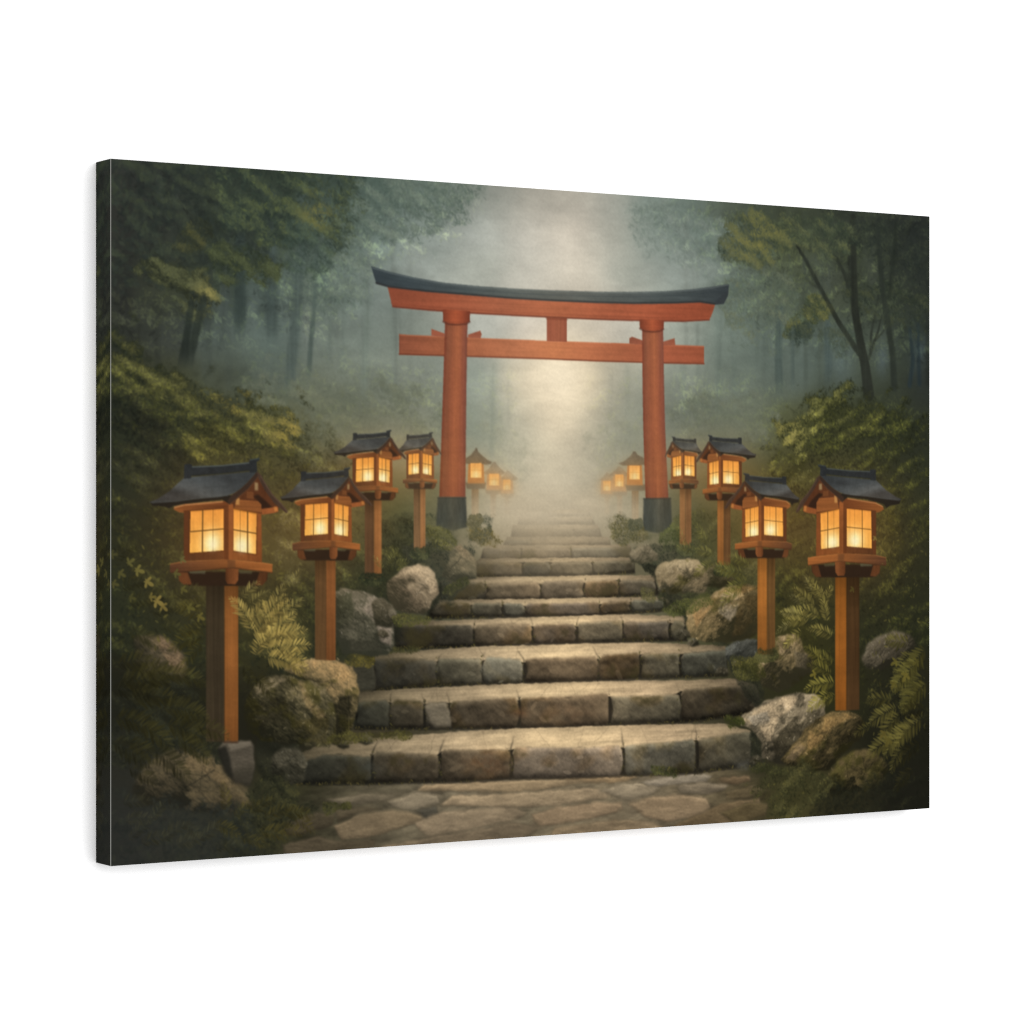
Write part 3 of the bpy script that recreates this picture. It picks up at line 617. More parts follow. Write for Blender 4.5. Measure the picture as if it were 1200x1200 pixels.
    n = int((x1 - x0) * .9); xx = r.uniform(x0, x1, n); yy = np.array([interp(bottom, x) for x in xx]) + r.normal(0, 1.0, n) - .5
    keep = np.abs((xx - cx) / hw) > r.uniform(.2, 1.1, n); c = T(np.c_[xx, yy])[keep]
    cc = np.array([(70, 64, 34), (92, 82, 44), (52, 48, 30)])[r.integers(0, 3, len(c))]
    stamp(c[:, 0], c[:, 1], r.uniform(1, 2.8, len(c)), r.uniform(0, 3, len(c)), cc, r.uniform(.3, .7, len(c)), 'leaf')


# farthest flights, top to bottom
step([(612, 598), (690, 597)], [(612, 601), (690, 600.5)], [(611, 605), (692, 605)], [], 201, .8, 'thin misty stone step printed at the very top of the flight', 1.1)
step([(608, 606), (694, 605.5)], [(608, 609), (694, 608.5)], [(606, 615), (698, 615)], [650], 202, .8, 'second stone step from the top of the printed flight', 1.1)
step([(600, 615), (700, 615)], [(600, 620), (702, 619.5)], [(598, 631), (706, 631)], [640, 672], 203, .8, 'third stone step from the top of the printed flight', 1.12)
step([(594, 629), (712, 629)], [(592, 633), (714, 632.5)], [(588, 641), (716, 640.5)], [622, 690], 204, .8, 'fourth stone step from the top of the printed flight', 1.1)
step([(572, 639), (738, 638.5)], [(566, 643), (611, 642), (680, 642), (739, 641)], [(562, 657.5), (740, 655)], [611, 669], 205, 1.0, 'fifth stone step from the top of the printed flight', 1.05)
step([(562, 654.5), (742, 653)], [(557, 658), (612, 659), (680, 658), (743, 657)], [(557, 676.5), (680, 675.5), (744, 671.5)], [612, 645, 694], 206, 1.1, 'sixth stone step from the top of the printed flight', 1.04)
step([(520, 679), (560, 676.5), (650, 675.5), (700, 674), (768, 674.5)], [(515, 682), (568, 682.5), (632, 681.5), (680, 681), (725, 678.5), (767, 679)], [(513, 704.5), (632, 703), (700, 701.5), (774, 697)], [568, 634, 685, 725], 207, 1.6, 'stone step printed beside the round rock and the ferns', 1.04)
step([(507, 703.5), (620, 702), (700, 700.5), (789, 699)], [(503, 706), (551, 706.5), (588, 706), (617, 708), (702, 706), (740, 702.5), (791, 702)], [(499, 724.5), (620, 723), (700, 722), (793, 714.5)], [552, 589, 615, 702.5, 739, 779], 208, 1.6, 'fourth stone step from the bottom of the printed flight', 1.0)
step([(464, 731), (480, 728.5), (560, 726), (640, 723), (730, 720), (801, 722)], [(459, 735), (470, 734), (554, 733.5), (590, 731), (622, 731.5), (675, 730.5), (729, 728), (760, 729), (803, 727)], [(458, 761), (554, 758.5), (620, 755), (728, 752.5), (805, 750.5)], [555, 624, 676, 730, 785], 209, 2.2, 'long cracked stone step printed below the two paired rocks', 1.0)
step([(440, 766), (500, 762), (560, 758), (600, 757), (680, 754.5), (760, 753), (830, 756), (850, 757)], [(438, 772), (475, 770.5), (512, 772.5), (563, 772), (575, 769.5), (612, 773), (650, 771.5), (698, 770), (712, 766.5), (748, 765), (800, 764), (852, 759.5)], [(436, 810), (512, 804.5), (600, 801.5), (680, 798.5), (750, 795.5), (852, 791.5)], [513, 565.5, 613.5, 700.5, 749.5, 797], 210, 2.6, 'third stone step from the bottom of the printed flight', 1.0)
step([(418, 812), (460, 808), (500, 806), (600, 801.5), (680, 799.5), (740, 798), (800, 797), (862, 795)], [(416, 824), (455, 820.5), (497, 822.5), (530, 822), (604, 818.5), (612, 818), (680, 816.5), (711, 814), (720, 815.5), (760, 814), (792, 812), (804, 807.5), (850, 804), (888, 802)], [(415, 854), (500, 854.5), (605, 854), (680, 852), (716, 849.5), (800, 847), (887, 836)], [457, 497, 526, 608, 714.5, 797], 211, 3.2, 'second stone step from the bottom of the printed flight', 1.0)
step([(350, 884), (378, 871), (450, 864), (530, 858), (600, 854), (680, 851.5), (780, 849), (850, 848), (879, 856)], [(346, 894), (380, 882.5), (430, 885), (441, 880.5), (475, 882), (511, 883.5), (520, 878), (560, 878), (594, 876.5), (604, 875), (680, 875.5), (724, 872.5), (736, 874), (800, 868.5), (815, 866), (845, 862), (880, 857)], [(350, 919), (432, 919), (470, 917.5), (520, 917), (600, 913), (680, 911.5), (735, 909), (815, 906), (881, 897)], [436, 515, 598.5, 730, 816], 212, 4.4, 'broad mossy stone step printed lowest, above the paving', 1.0)
# the small chipped stones and rust of the lower risers
slab([(497, 828), (503, 823), (523, 823), (527, 838), (528, 852), (510, 853), (503, 846)], (104, 98, 84), 131, .8)
for x, y, rx, ry, c, a in [(570, 895, 22, 14, (100, 66, 42), .35), (610, 835, 10, 6, (110, 76, 50), .3), (665, 835, 26, 10, (118, 90, 64), .3), (770, 880, 14, 8, (72, 70, 62), .3), (430, 900, 16, 8, (66, 70, 66), .35), (870, 895, 12, 8, (96, 94, 86), .35), (740, 893, 8, 5, (118, 110, 96), .4)]:
    glow(x, y, rx, ry, c, a, 1, (N_MID, .6))
# dark weathered block with a mossy top at the left end
slab([(405, 782), (412, 778), (438, 779), (440, 795), (439, 808), (418, 811), (406, 800)], (52, 52, 44), 132)
foliage([(400, 774), (412, 766), (436, 766), (440, 776), (432, 782), (408, 781)], (66, 56, 22), (104, 88, 32), (140, 116, 44), 150, (1.5, 3), 'leaf', (.5, .9), 2, .7, seed=60)

# mist rolling down the stair
glow(650, 600, 108, 30, (192, 177, 149), .93, 1.6, (N_CL2, .10))
glow(650, 560, 70, 46, (196, 184, 158), .38, 1.2, (N_CL2, .2))
glow(652, 632, 130, 20, (168, 153, 126), .70, 1.3, (N_CL2, .2))
glow(650, 654, 150, 28, (150, 134, 106), .36, 1.2, (N_CL2, .25))
glow(650, 690, 170, 40, (150, 132, 104), .10, 1.2, (N_CL2, .25))
glow(596, 585, 40, 30, (172, 158, 130), .30, 1.1)
glow(708, 585, 40, 30, (168, 154, 126), .30, 1.1)
glow(652, 455, 60, 90, (232, 214, 182), .12)

# ==================================================================== GATE
GATE = motif('painted_gate', None, 'vermilion wooden gate with a dark curved top printed over the steps')
G_ROOF = motif('roof_ridge', GATE); G_BEAM = motif('upper_beam', GATE); G_TIE = motif('lower_beam', GATE)
G_STRUT = motif('strut', GATE)
wood = [(N_WH, .025), (N_FINE, .014), (N_CL2, .03)]
BEAM = ('x', (460, (138, 73, 52)), (520, (152, 81, 56)), (590, (162, 92, 64)), (650, (172, 97, 65)), (700, (168, 90, 61)), (780, (156, 79, 53)), (835, (142, 72, 49)))
# lower tie beam, strut and wedges
fill([(467.5, 392), (521, 394.5), (640, 399.5), (700, 401.5), (755, 403), (800, 404.5), (825, 405.5), (825, 426.8), (777, 425.8), (700, 423.6), (640, 421), (546, 418), (467.5, 415.6)],
     stops('x', (467, (136, 78, 56)), (520, (152, 88, 60)), (605, (180, 110, 75)), (650, (188, 114, 74)), (700, (176, 102, 68)), (780, (156, 84, 58)), (825, (146, 78, 54))), 1, .5, wood, G_TIE)
stroke([(467.5, 415), (546, 417.4), (640, 420.4), (700, 423), (777, 425.2), (825, 426.2)], 1.6, (104, 52, 36), .75, .5)
stroke([(467.5, 392.8), (521, 395.3), (640, 400.2), (700, 402.2), (755, 403.8), (825, 406.2)], 1.1, (212, 122, 80), .4, .5)
stroke([(468, 392), (468, 415.6)], 1.2, (118, 60, 44), .6, .5)
fill([(640.5, 370.5), (664, 371.5), (664, 400.8), (640.5, 399.8)], stops('x', (640, (146, 80, 58)), (655, (160, 90, 64)), (664, (140, 76, 56))), 1, .45, [(N_WV, .03)], G_STRUT)
stroke([(640.5, 373.3), (664, 374.2)], 2.2, (112, 54, 38), .6, .7)
for p in ([(505.3, 385.5), (521, 391), (521, 395), (505.3, 393.6)], [(548, 392.3), (562.5, 387.5), (564.2, 392), (562.8, 396.3), (548, 396)], [(737.2, 396.5), (740.5, 394.6), (753, 399), (753, 404), (737.4, 402.8)], [(776.5, 400.5), (790.4, 396.3), (791.2, 405), (776.5, 405)]):
    fill(p, (146, 82, 60), 1, .45, wood, G_TIE)
# upper beam
fill([(453.5, 335), (500, 341), (545, 345), (575, 347), (600, 349), (640, 352), (700, 354), (740, 355), (765, 355), (790, 354.5), (820, 353), (838.8, 354), (835, 366), (831, 375.3), (800, 377), (750, 376.2), (700, 374.8), (640, 372), (600, 370), (550, 367.5), (500, 363.8), (459.5, 360)],
     stops(*BEAM), 1, .5, wood, G_BEAM)
stroke([(460, 359.4), (500, 363.1), (550, 366.8), (600, 369.4), (640, 371.4), (700, 374.1), (750, 375.6), (800, 376.4), (831, 374.7)], 1.7, (100, 50, 37), .75, .5)
stroke([(458, 355.5), (520, 361), (600, 366.2), (680, 369.8), (760, 372.2), (833, 371)], 1.1, (122, 58, 40), .35, .6)
# dark curved cap
fill([(434.4, 312), (455, 318.3), (485, 325.3), (520, 331.4), (560, 335.3), (600, 338), (650, 340.3), (700, 341.8), (740, 342), (780, 341.2), (810, 339), (835, 335.9), (854.3, 332.8), (853, 346), (848, 356), (839, 357), (820, 354.2), (790, 355.5), (765, 356), (740, 356), (700, 354.9), (650, 352.8), (600, 350), (550, 346), (500, 342), (455, 336.6), (440.5, 332.5)],
     stops('x', (435, (52, 60, 63)), (480, (60, 69, 72)), (540, (70, 78, 78)), (600, (86, 91, 86)), (660, (96, 98, 91)), (720, (86, 91, 87)), (780, (70, 77, 76)), (854, (54, 60, 62))), 1, .5, [(N_WH, .03), (N_BR, .02)], G_ROOF)
stroke([(440.5, 331.8), (455, 335.8), (500, 341.2), (550, 345.2), (600, 349.2), (650, 352), (700, 354.1), (740, 355.2), (790, 354.7), (820, 353.4), (838, 356)], 2.0, (44, 44, 44), .8, .6)
stroke([(436, 314), (455, 319.6), (485, 326.5), (520, 332.6), (560, 336.5), (600, 339.2), (650, 341.5), (700, 343), (740, 343.2), (780, 342.4), (810, 340.2), (835, 337.1), (853, 334)], 1.2, (132, 140, 136), .35, .5)
stroke([(439, 322), (455, 327), (500, 334.5), (550, 340), (620, 344.5), (700, 347.5), (760, 347.6), (810, 345.5), (851, 340.5)], .9, (48, 56, 60), .45, .6)
fill([(838, 353), (853.4, 340), (852.6, 347), (848, 356), (839, 357)], (50, 54, 56), .75, .6)
for (top, mids, base, ring, lab) in [
    ([(521.4, 378), (547.7, 379)], [(519, 450, 546.3), (517.4, 500, 545.8), (516, 540, 545.4), (514.4, 583, 545)], [(512.6, 583), (545.6, 583), (547.2, 618), (530, 622), (510.8, 617)], [(518.6, 362.5), (550.6, 364.8), (550.2, 377.2), (546, 378.8), (535, 379.8), (525, 379), (518.8, 376.6)], 'left'),
    ([(752.2, 386), (776.8, 387)], [(752.8, 450, 778), (753.6, 500, 779.2), (754.8, 540, 781), (756.4, 585, 783.2)], [(754, 584), (786, 583.5), (787.6, 620), (772, 625), (753, 622)], [(749.2, 373.8), (778, 375.6), (777.5, 385.6), (773, 387.2), (764, 388), (755, 387), (749.5, 384.6)], 'right')]:
    pm = motif('pillar', GATE); bm = motif('pillar_base', GATE)
    L = top[0][0]; R = top[1][0]
    poly = [top[0], top[1]] + [(c, b) for a, b, c in mids] + [(a, b) for a, b, c in mids[::-1]]

    def pcol(sl, mids=mids, top=top):
        yy = PY[sl]; ys = [top[0][1]] + [m[1] for m in mids]
        l = np.interp(yy, ys, [top[0][0]] + [m[0] for m in mids]); r_ = np.interp(yy, ys, [top[1][0]] + [m[2] for m in mids])
        t = (PX[sl] - l) / (r_ - l)
        c = ramp1([(0, (112, 56, 40)), (.14, (130, 76, 54)), (.4, (148, 84, 57)), (.56, (164, 94, 62)), (.68, (152, 86, 58)), (.85, (138, 78, 58)), (1, (118, 68, 54))], t)
        v = np.clip((yy - 480) / 105, 0, 1)[..., None]; return c * (1 - v) + (c * .86 + C3((132, 72, 58)) * .10) * v
    poly = [(top[0][0], top[0][1] - 8), (top[1][0], top[1][1] - 8)] + poly[2:]
    fill(poly, pcol, 1, .55, [(N_WV, .022), (N_FINE, .012)], pm)
    fill(ring, stops('x', (L - 3, (112, 54, 37)), (L + 12, (166, 82, 52)), (R - 6, (146, 70, 46)), (R + 2, (112, 54, 38))), 1, .5, wood, pm)
    stroke([(ring[6][0], ring[6][1] + .4), (ring[5][0], ring[5][1] + 1), (ring[4][0], ring[4][1] + 1), (ring[3][0], ring[3][1] + 1), (ring[2][0], ring[2][1])], 1.8, (84, 42, 32), .75, .6)
    fill(base, stops('x', (base[0][0] - 2, (54, 58, 54)), (base[0][0] + 10, (66, 69, 62)), (base[0][0] + 18, (76, 76, 66)), (base[1][0], (56, 59, 54))), .95, .9, [(N_BRV, .07)], bm)
    stroke([(base[0][0], base[0][1] + .6), (base[1][0], base[1][1] + .6)], 1.4, (46, 48, 46), .6, .6)
glow(530, 624, 26, 9, (92, 90, 66), .5, 1, (N_MID, .4)); glow(768, 628, 26, 9, (80, 82, 58), .5, 1, (N_MID, .4))

# ==================================================================== NEAR BANKS
foliage([(128, 395), (165, 415), (205, 440), (235, 455), (265, 462), (300, 472), (330, 490), (372, 520), (410, 552), (425, 580), (400, 610), (340, 610), (300, 580), (220, 560), (128, 600)], (39, 43, 32), (54, 55, 32), (84, 80, 38), 4200, (2.2, 5.5), 'leaf', (.35, .8), 24, .6, 1.0, -.05, seed=61)
foliage([(132, 402), (170, 425), (205, 442), (250, 455), (285, 462), (310, 478), (300, 492), (262, 486), (220, 476), (180, 468), (140, 455)], (44, 46, 32), (82, 78, 38), (110, 102, 52), 1500, (2, 4.6), 'leaf', (.4, .8), 12, .35, 1.1, .02, seed=62, hot=(282, 470, 26, (142, 126, 62)))
foliage([(275, 475), (315, 470), (350, 490), (352, 510), (346, 526), (318, 520), (290, 505)], (46, 48, 30), (88, 84, 40), (134, 120, 58), 1300, (1.8, 4.2), 'leaf', (.45, .9), 7, .45, 1.25, .05, seed=63, hot=(340, 505, 20, (160, 142, 74)))
foliage([(212, 510), (250, 495), (280, 505), (290, 535), (250, 540), (215, 532)], (38, 40, 26), (76, 74, 34), (122, 112, 50), 900, (2, 4.4), 'leaf', (.4, .85), 8, .4, 1.2, 0, seed=64)
foliage([(345, 500), (395, 505), (420, 540), (395, 565), (360, 550)], (70, 72, 52), (88, 88, 58), (112, 106, 66), 500, (2, 5), 'leaf', (.15, .45), 12, .25, seed=65)
foliage([(128, 465), (180, 475), (200, 510), (230, 560), (200, 590), (150, 560), (128, 540)], (30, 32, 26), (42, 43, 30), (60, 58, 36), 900, (3, 6), 'brush', (.3, .6), 14, .4, seed=66)
foliage([(140, 530), (195, 530), (205, 560), (170, 575), (135, 570)], (42, 44, 30), (56, 56, 36), (72, 70, 42), 300, (3, 6), 'brush', (.2, .5), 12, .3, seed=67)
# right bank
RO = dict(off=(-5, -7))
foliage([(905, 520), (915, 495), (935, 480), (960, 465), (990, 455), (1020, 460), (1045, 475), (1070, 490), (1091, 500), (1091, 640), (1040, 625), (1000, 580), (955, 545), (925, 560), (905, 545)], (37, 39, 27), (50, 52, 28), (92, 88, 38), 4200, (2.2, 5.2), 'leaf', (.35, .8), 20, .6, 1.0, -.04, seed=71, **RO)
foliage([(900, 524), (912, 498), (930, 490), (962, 470), (995, 462), (1004, 480), (985, 492), (960, 500), (945, 515), (948, 530), (925, 534)], (54, 54, 28), (96, 92, 40), (150, 138, 66), 1600, (1.8, 4.2), 'leaf', (.4, .85), 11, .4, 1.1, .02, hot=(922, 508, 20, (158, 148, 84)), seed=72, **RO)
foliage([(960, 478), (1015, 470), (1040, 490), (1010, 515), (975, 510)], (36, 38, 24), (64, 64, 32), (104, 98, 44), 700, (2, 4.2), 'leaf', (.35, .8), 8, .4, seed=73, **RO)
foliage([(900, 552), (935, 548), (965, 560), (990, 575), (965, 590), (940, 580), (905, 570)], (44, 46, 25), (78, 76, 36), (124, 116, 56), 800, (2, 4.2), 'leaf', (.4, .85), 6, .5, seed=74, **RO)
foliage([(885, 560), (960, 575), (1000, 600), (1091, 610), (1091, 760), (1010, 760), (960, 740), (905, 700), (880, 640)], (33, 35, 24), (46, 47, 25), (84, 78, 34), 3600, (2.4, 5.5), 'leaf', (.35, .8), 8, .55, 1.1, -.1, seed=75, **RO)
foliage([(1020, 600), (1050, 590), (1060, 640), (1040, 680), (1020, 650)], (42, 42, 22), (72, 68, 30), (106, 96, 42), 420, (2, 4.6), 'leaf', (.35, .8), 8, .4, seed=76, **RO)
foliage([(790, 600), (840, 600), (885, 610), (890, 690), (850, 690), (820, 660), (790, 640)], (52, 54, 32), (74, 74, 40), (108, 102, 52), 1500, (2, 4.6), 'leaf', (.35, .75), 8, .45, seed=77, **RO)
# under the lanterns on the left
foliage([(128, 590), (215, 600), (250, 640), (300, 680), (365, 660), (400, 640), (430, 690), (400, 790), (330, 800), (280, 760), (240, 800), (128, 760)], (35, 38, 28), (46, 47, 28), (76, 72, 36), 3600, (2.4, 5.5), 'leaf', (.35, .8), 10, .55, 1.1, -.12, seed=78)
foliage([(330, 600), (352, 600), (356, 640), (350, 690), (322, 660)], (62, 62, 40), (92, 88, 52), (128, 118, 72), 420, (1.8, 4.4), 'leaf', (.3, .7), 6, .35, seed=79)
foliage([(405, 610), (430, 615), (432, 690), (408, 700), (396, 660)], (34, 38, 26), (58, 62, 36), (92, 90, 48), 520, (2, 4), 'leaf', (.35, .8), 5, .5, seed=80)
foliage([(440, 600), (485, 610), (485, 660), (500, 660), (505, 690), (470, 690), (442, 690)], (32, 35, 24), (50, 52, 32), (76, 74, 42), 900, (2, 4.4), 'leaf', (.35, .8), 7, .6, seed=81)
foliage([(443, 642), (462, 640), (475, 655), (476, 668), (455, 672), (446, 668)], (54, 56, 30), (88, 84, 40), (122, 112, 56), 420, (1.4, 3.2), 'leaf', (.5, .9), 3, .6, seed=82)
foliage([(496, 612), (520, 620), (536, 634), (532, 650), (508, 646), (498, 630)], (62, 60, 34), (98, 92, 46), (136, 124, 66), 380, (1.4, 3.2), 'leaf', (.4, .85), 4, .5, seed=83)
foliage([(545, 620), (575, 618), (590, 634), (586, 642), (560, 640)], (84, 76, 44), (112, 98, 52), (136, 118, 64), 260, (1.5, 3.2), 'leaf', (.3, .7), 5, .5, seed=84)
foliage([(560, 604), (580, 606), (582, 622), (566, 622)], (60, 62, 46), (76, 76, 54), (98, 94, 64), 160, (1.5, 3.2), 'leaf', (.15, .4), 9, .25, seed=85)
foliage([(718, 608), (745, 612), (760, 622), (756, 636), (730, 640), (716, 632)], (78, 72, 44), (104, 96, 52), (128, 116, 66), 320, (1.5, 3.2), 'leaf', (.3, .7), 5, .45, seed=86, **RO)
foliage([(768, 625), (790, 612), (800, 622), (798, 650), (775, 640)], (58, 62, 36), (90, 92, 46), (120, 116, 58), 300, (1.5, 3.4), 'leaf', (.4, .8), 4, .5, seed=87, **RO)


foliage([(470, 640), (505, 636), (540, 646), (552, 642), (556, 654), (548, 668), (545, 690), (520, 704), (500, 715), (512, 690), (500, 660), (476, 665)], (38, 40, 30), (60, 60, 44), (86, 82, 54), 700, (1.4, 3.4), 'leaf', (.4, .8), 5, .8, seed=431)
foliage([(440, 650), (470, 655), (460, 690), (458, 720), (445, 715), (438, 690)], (30, 32, 23), (46, 48, 30), (70, 68, 38), 420, (1.4, 3.4), 'leaf', (.4, .8), 4, .8, seed=432)
foliage([(545, 630), (570, 614), (588, 614), (578, 630), (564, 640), (550, 646)], (62, 62, 46), (86, 82, 56), (116, 106, 68), 320, (1.4, 3.2), 'leaf', (.15, .4), 10, .25, seed=433)
foliage([(712, 612), (735, 606), (752, 622), (766, 640), (748, 642), (738, 640), (722, 628)], (58, 58, 42), (82, 78, 50), (112, 102, 60), 320, (1.4, 3.2), 'leaf', (.15, .4), 10, .25, seed=434, **RO)
foliage([(742, 640), (775, 640), (800, 640), (812, 652), (800, 660), (770, 664), (760, 668), (744, 662)], (40, 42, 31), (62, 62, 42), (90, 86, 52), 420, (1.4, 3.4), 'leaf', (.4, .8), 4, .8, seed=435, **RO)
foliage([(768, 690), (800, 690), (822, 690), (815, 703), (803, 720), (790, 722), (772, 706)], (38, 39, 26), (62, 60, 34), (92, 86, 44), 420, (1.4, 3.4), 'leaf', (.4, .8), 4, .8, seed=436, **RO)
foliage([(815, 660), (850, 655), (882, 660), (890, 684), (855, 688), (830, 698), (822, 680)], (38, 40, 24), (66, 66, 36), (102, 96, 48), 620, (1.4, 3.6), 'leaf', (.4, .8), 5, .7, seed=437, **RO)

leafy([(128, 400), (220, 445), (330, 490), (430, 570), (430, 690), (320, 800), (128, 900)], 9000, .26, (1.4, 3.8), (.3, .65), 507, 1, up=(1.06, 1.06, .88))
leafy([(900, 500), (990, 455), (1091, 480), (1091, 900), (1000, 830), (900, 720), (880, 600)], 7500, .26, (1.4, 3.8), (.3, .65), 508, -1, up=(1.06, 1.06, .86))

for i, p in enumerate([[(440, 728), (462, 722), (470, 734), (460, 762), (440, 770), (420, 766)], [(395, 800), (420, 806), (418, 850), (400, 866), (385, 850)], [(300, 868), (350, 872), (352, 915), (330, 930), (296, 905)], [(770, 690), (800, 700), (812, 720), (806, 752), (796, 716)],
                       [(804, 745), (850, 748), (868, 760), (858, 790), (850, 758)], [(850, 775), (892, 795), (900, 830), (888, 838), (862, 796)], [(878, 850), (898, 870), (896, 900), (878, 900)], [(742, 656), (772, 664), (774, 690), (766, 678)], [(500, 700), (516, 684), (514, 704), (500, 724), (488, 720)]]):
    foliage(p, (30, 30, 22), (48, 46, 31), (76, 70, 42), 170, (1.3, 3.2), 'leaf', (.4, .85), 3.5, .95, seed=440 + i)

# ==================================================================== ROCKS
def rock(p, lit, mid_, dark, seed, ang=(.45, -.9), label=None, dome=5.0, amt=.75, facets=(), moss=0, a=1, feather=.9):
    m = motif('painted_rock', None, label) if label and 'loose' not in label else PAVE
    mx = sum(x for x, y in p) / len(p); my = sum(y for x, y in p) / len(p); p = [(mx + (x - mx) * 1.07, my + (y - my) * 1.05 + 1) for x, y in p]
    q = rough(p, 4, 1.2, seed, True); c0 = T(q); rr = coverage(c0, feather)
    if rr is None: return
    sl, al = rr; r = np.random.default_rng(seed); size = math.sqrt(al.sum())
    sx, sy = r.integers(0, 400, 2); F = np.roll(np.roll(N_ROCK, sy, 0), sx, 1); F2 = np.roll(np.roll(N_MID, sx, 0), sy, 1)
    y0 = min(y for x, y in p); y1 = max(y for x, y in p); x0 = min(x for x, y in p); x1 = max(x for x, y in p)
    v = (PY[sl] - y0) / (y1 - y0); u = (PX[sl] - x0) / (x1 - x0)
    # broken planes: every patch of the surface leans its own way, those on top and towards the glow are light
    nf = int(6 + size / 22); fx = r.uniform(-.05, 1.05, nf); fy = r.uniform(-.05, 1.05, nf)
    wx = u + .10 * F[sl] + .05 * F2[sl]; wy = v + .10 * np.roll(F, 40, 1)[sl] + .05 * np.roll(F2, 9, 0)[sl]
    d = np.stack([(wx - a_)**2 * ((x1 - x0) / (y1 - y0))**2 + (wy - b_)**2 for a_, b_ in zip(fx, fy)])
    near = d.argmin(0); tilt = (fx - .5) * ang[0] * 2 * .30 + (fy - .42) * ang[1] * .62 + r.normal(0, .20, nf)
    plane = np.clip(tilt, -.24, .34)[near]; gx_ = r.normal(0, .35, nf)[near]; gy_ = r.normal(0, .35, nf)[near]
    plane = blur(plane + gx_ * (u - fx[near]) + gy_ * (v - fy[near]), 1.0 + size / 260)
    ds = np.sort(d, 0); edge = np.exp(-((np.sqrt(ds[1]) - np.sqrt(ds[0])) / .02)**2)
    s1 = relief(sl, al, dome, ang, 0, None, size / 9) * size / 60
    s2 = relief(sl, al, 0, ang, amt, F, 3); s3 = relief(sl, al, 0, ang, .35, F2, 2)
    t = np.clip(.43 + plane + np.clip(s1 * 1.0, -.25, .2) + np.clip(s2 * .8, -.2, .2) + np.clip(s3, -.12, .12) * .5 - .22 * np.clip(v - .35, 0, 1) + .035 * F2[sl] + .02 * N_GRIT[sl]
                + edge * .10 * np.sign(r.normal(0, 1, nf))[near], 0, 1)
    t = t[..., None]; dk, md, lt = C3(dark), C3(mid_), C3(lit)
    c = np.where(t < .5, dk + (md - dk) * t * 2, md + (lt - md) * (t * 2 - 1)) * (1 + .05 * N_CL2[sl])[..., None] * C3([1.0, .98, .935])
    for (fp, fc, fa) in facets:
        fr = coverage(T(rough(fp, 4, 1.0, seed + 3, True)), 1.1)
        if fr is None: continue
        fs, fal = fr; big = np.zeros((H, W), np.float32); big[fs] = fal
        w = (big[sl] * fa * np.clip(1 + .5 * F[sl] + .35 * F2[sl], 0, 1.2))[..., None]
        c = c + np.clip(w, 0, 1) * (C3(fc) * C3([1, .97, .93]) * (.72 + .45 * t + .05 * N_GRIT[sl][..., None]) - c)
    if moss:
        w = (np.clip(N_CLUMP2[sl] * .8 + .4 * F2[sl] + moss - .6, 0, 1) * .7)[..., None]; c = c + w * (C3((64, 60, 30)) * (.6 + .7 * t) - c)
    put(sl, al * a, np.clip(c, 0, 255)); IDS[sl][al * a > .5] = m
    # cracks and glints
    for k in range(int(2 + size / 22)):
        i = r.integers(len(p)); j = (i + r.integers(2, max(3, len(p) - 1))) % len(p); cx = sum(x for x, y in p) / len(p); cy = sum(y for x, y in p) / len(p)
        a0 = (p[i][0] * .6 + cx * .4, p[i][1] * .6 + cy * .4); b0 = (p[j][0] * .3 + cx * .7, p[j][1] * .3 + cy * .7)
        stroke(rough([a0, b0], 3, 1.3, seed + 50 + k), .8, C3(dark) * .8, .4, .5)
    n = int(size * .5); k = np.searchsorted((al * t[..., 0]**2).ravel().cumsum(), r.uniform(0, (al * t[..., 0]**2).sum(), n)); k = np.clip(k, 0, al.size - 1); yy, xx = np.unravel_index(k, al.shape)
    stamp(xx + sl[1].start, yy + sl[0].start, r.uniform(.8, 2.4, n), r.uniform(0, 3, n), np.clip(C3(lit) * r.uniform(.95, 1.25, (n, 1)), 0, 255), r.uniform(.15, .5, n), 'brush')


LL, RL = (.6, -.8), (-.6, -.8)                    # the glow sits right of the left bank and left of the right bank
rock([(527, 655), (530, 643), (540, 638), (551, 648), (557, 657), (557, 676), (535, 680), (518, 674)], (126, 116, 94), (92, 88, 72), (58, 58, 48), 301, LL, 'small grey rock printed left of the upper steps', facets=[([(530, 640), (540, 638), (555, 655), (545, 656)], (136, 122, 98), .6)])
rock([(455, 684), (462, 676), (470, 668), (480, 664), (490, 661), (500, 664), (508, 672), (511, 685), (512.5, 694), (505, 702), (502, 712), (495, 718), (480, 717), (465, 713), (457, 702)], (168, 152, 128), (120, 108, 90), (60, 57, 46), 302, LL, 'round pale rock printed left of the middle steps', facets=[([(462, 677), (484, 663), (505, 668), (512, 692), (504, 696), (498, 680), (480, 672)], (172, 156, 130), .75), ([(462, 690), (492, 690), (496, 714), (470, 712)], (110, 99, 82), .5)])
rock([(393, 694), (405, 690), (415, 693), (430, 695), (445, 704), (453, 718), (459, 735), (459, 755), (452, 765), (430, 766), (402, 763), (394, 742)], (138, 128, 116), (92, 90, 78), (48, 50, 42), 353, LL, 'dark grey boulder printed behind the second lantern post from the left', facets=[([(430, 697), (450, 712), (459, 738), (458, 758), (446, 752), (440, 730), (426, 716)], (150, 140, 128), .7), ([(394, 696), (412, 694), (414, 725), (398, 735)], (66, 70, 56), .7), ([(408, 745), (440, 748), (448, 764), (410, 763)], (84, 84, 72), .5)])
rock([(335, 786), (345, 777), (365, 773), (385, 772), (400, 778), (411, 782), (416, 795), (419, 810), (416, 832), (410, 852), (398, 872), (388, 868), (386, 835), (372, 802)], (160, 136, 98), (98, 88, 64), (40, 38, 28), 304, LL, 'sunlit-topped boulder printed at the left end of the second step', facets=[([(366, 773), (400, 778), (416, 796), (400, 800), (384, 790), (366, 785)], (168, 140, 98), .8), ([(388, 818), (412, 815), (408, 855), (396, 868)], (44, 43, 32), .6)], moss=.3)
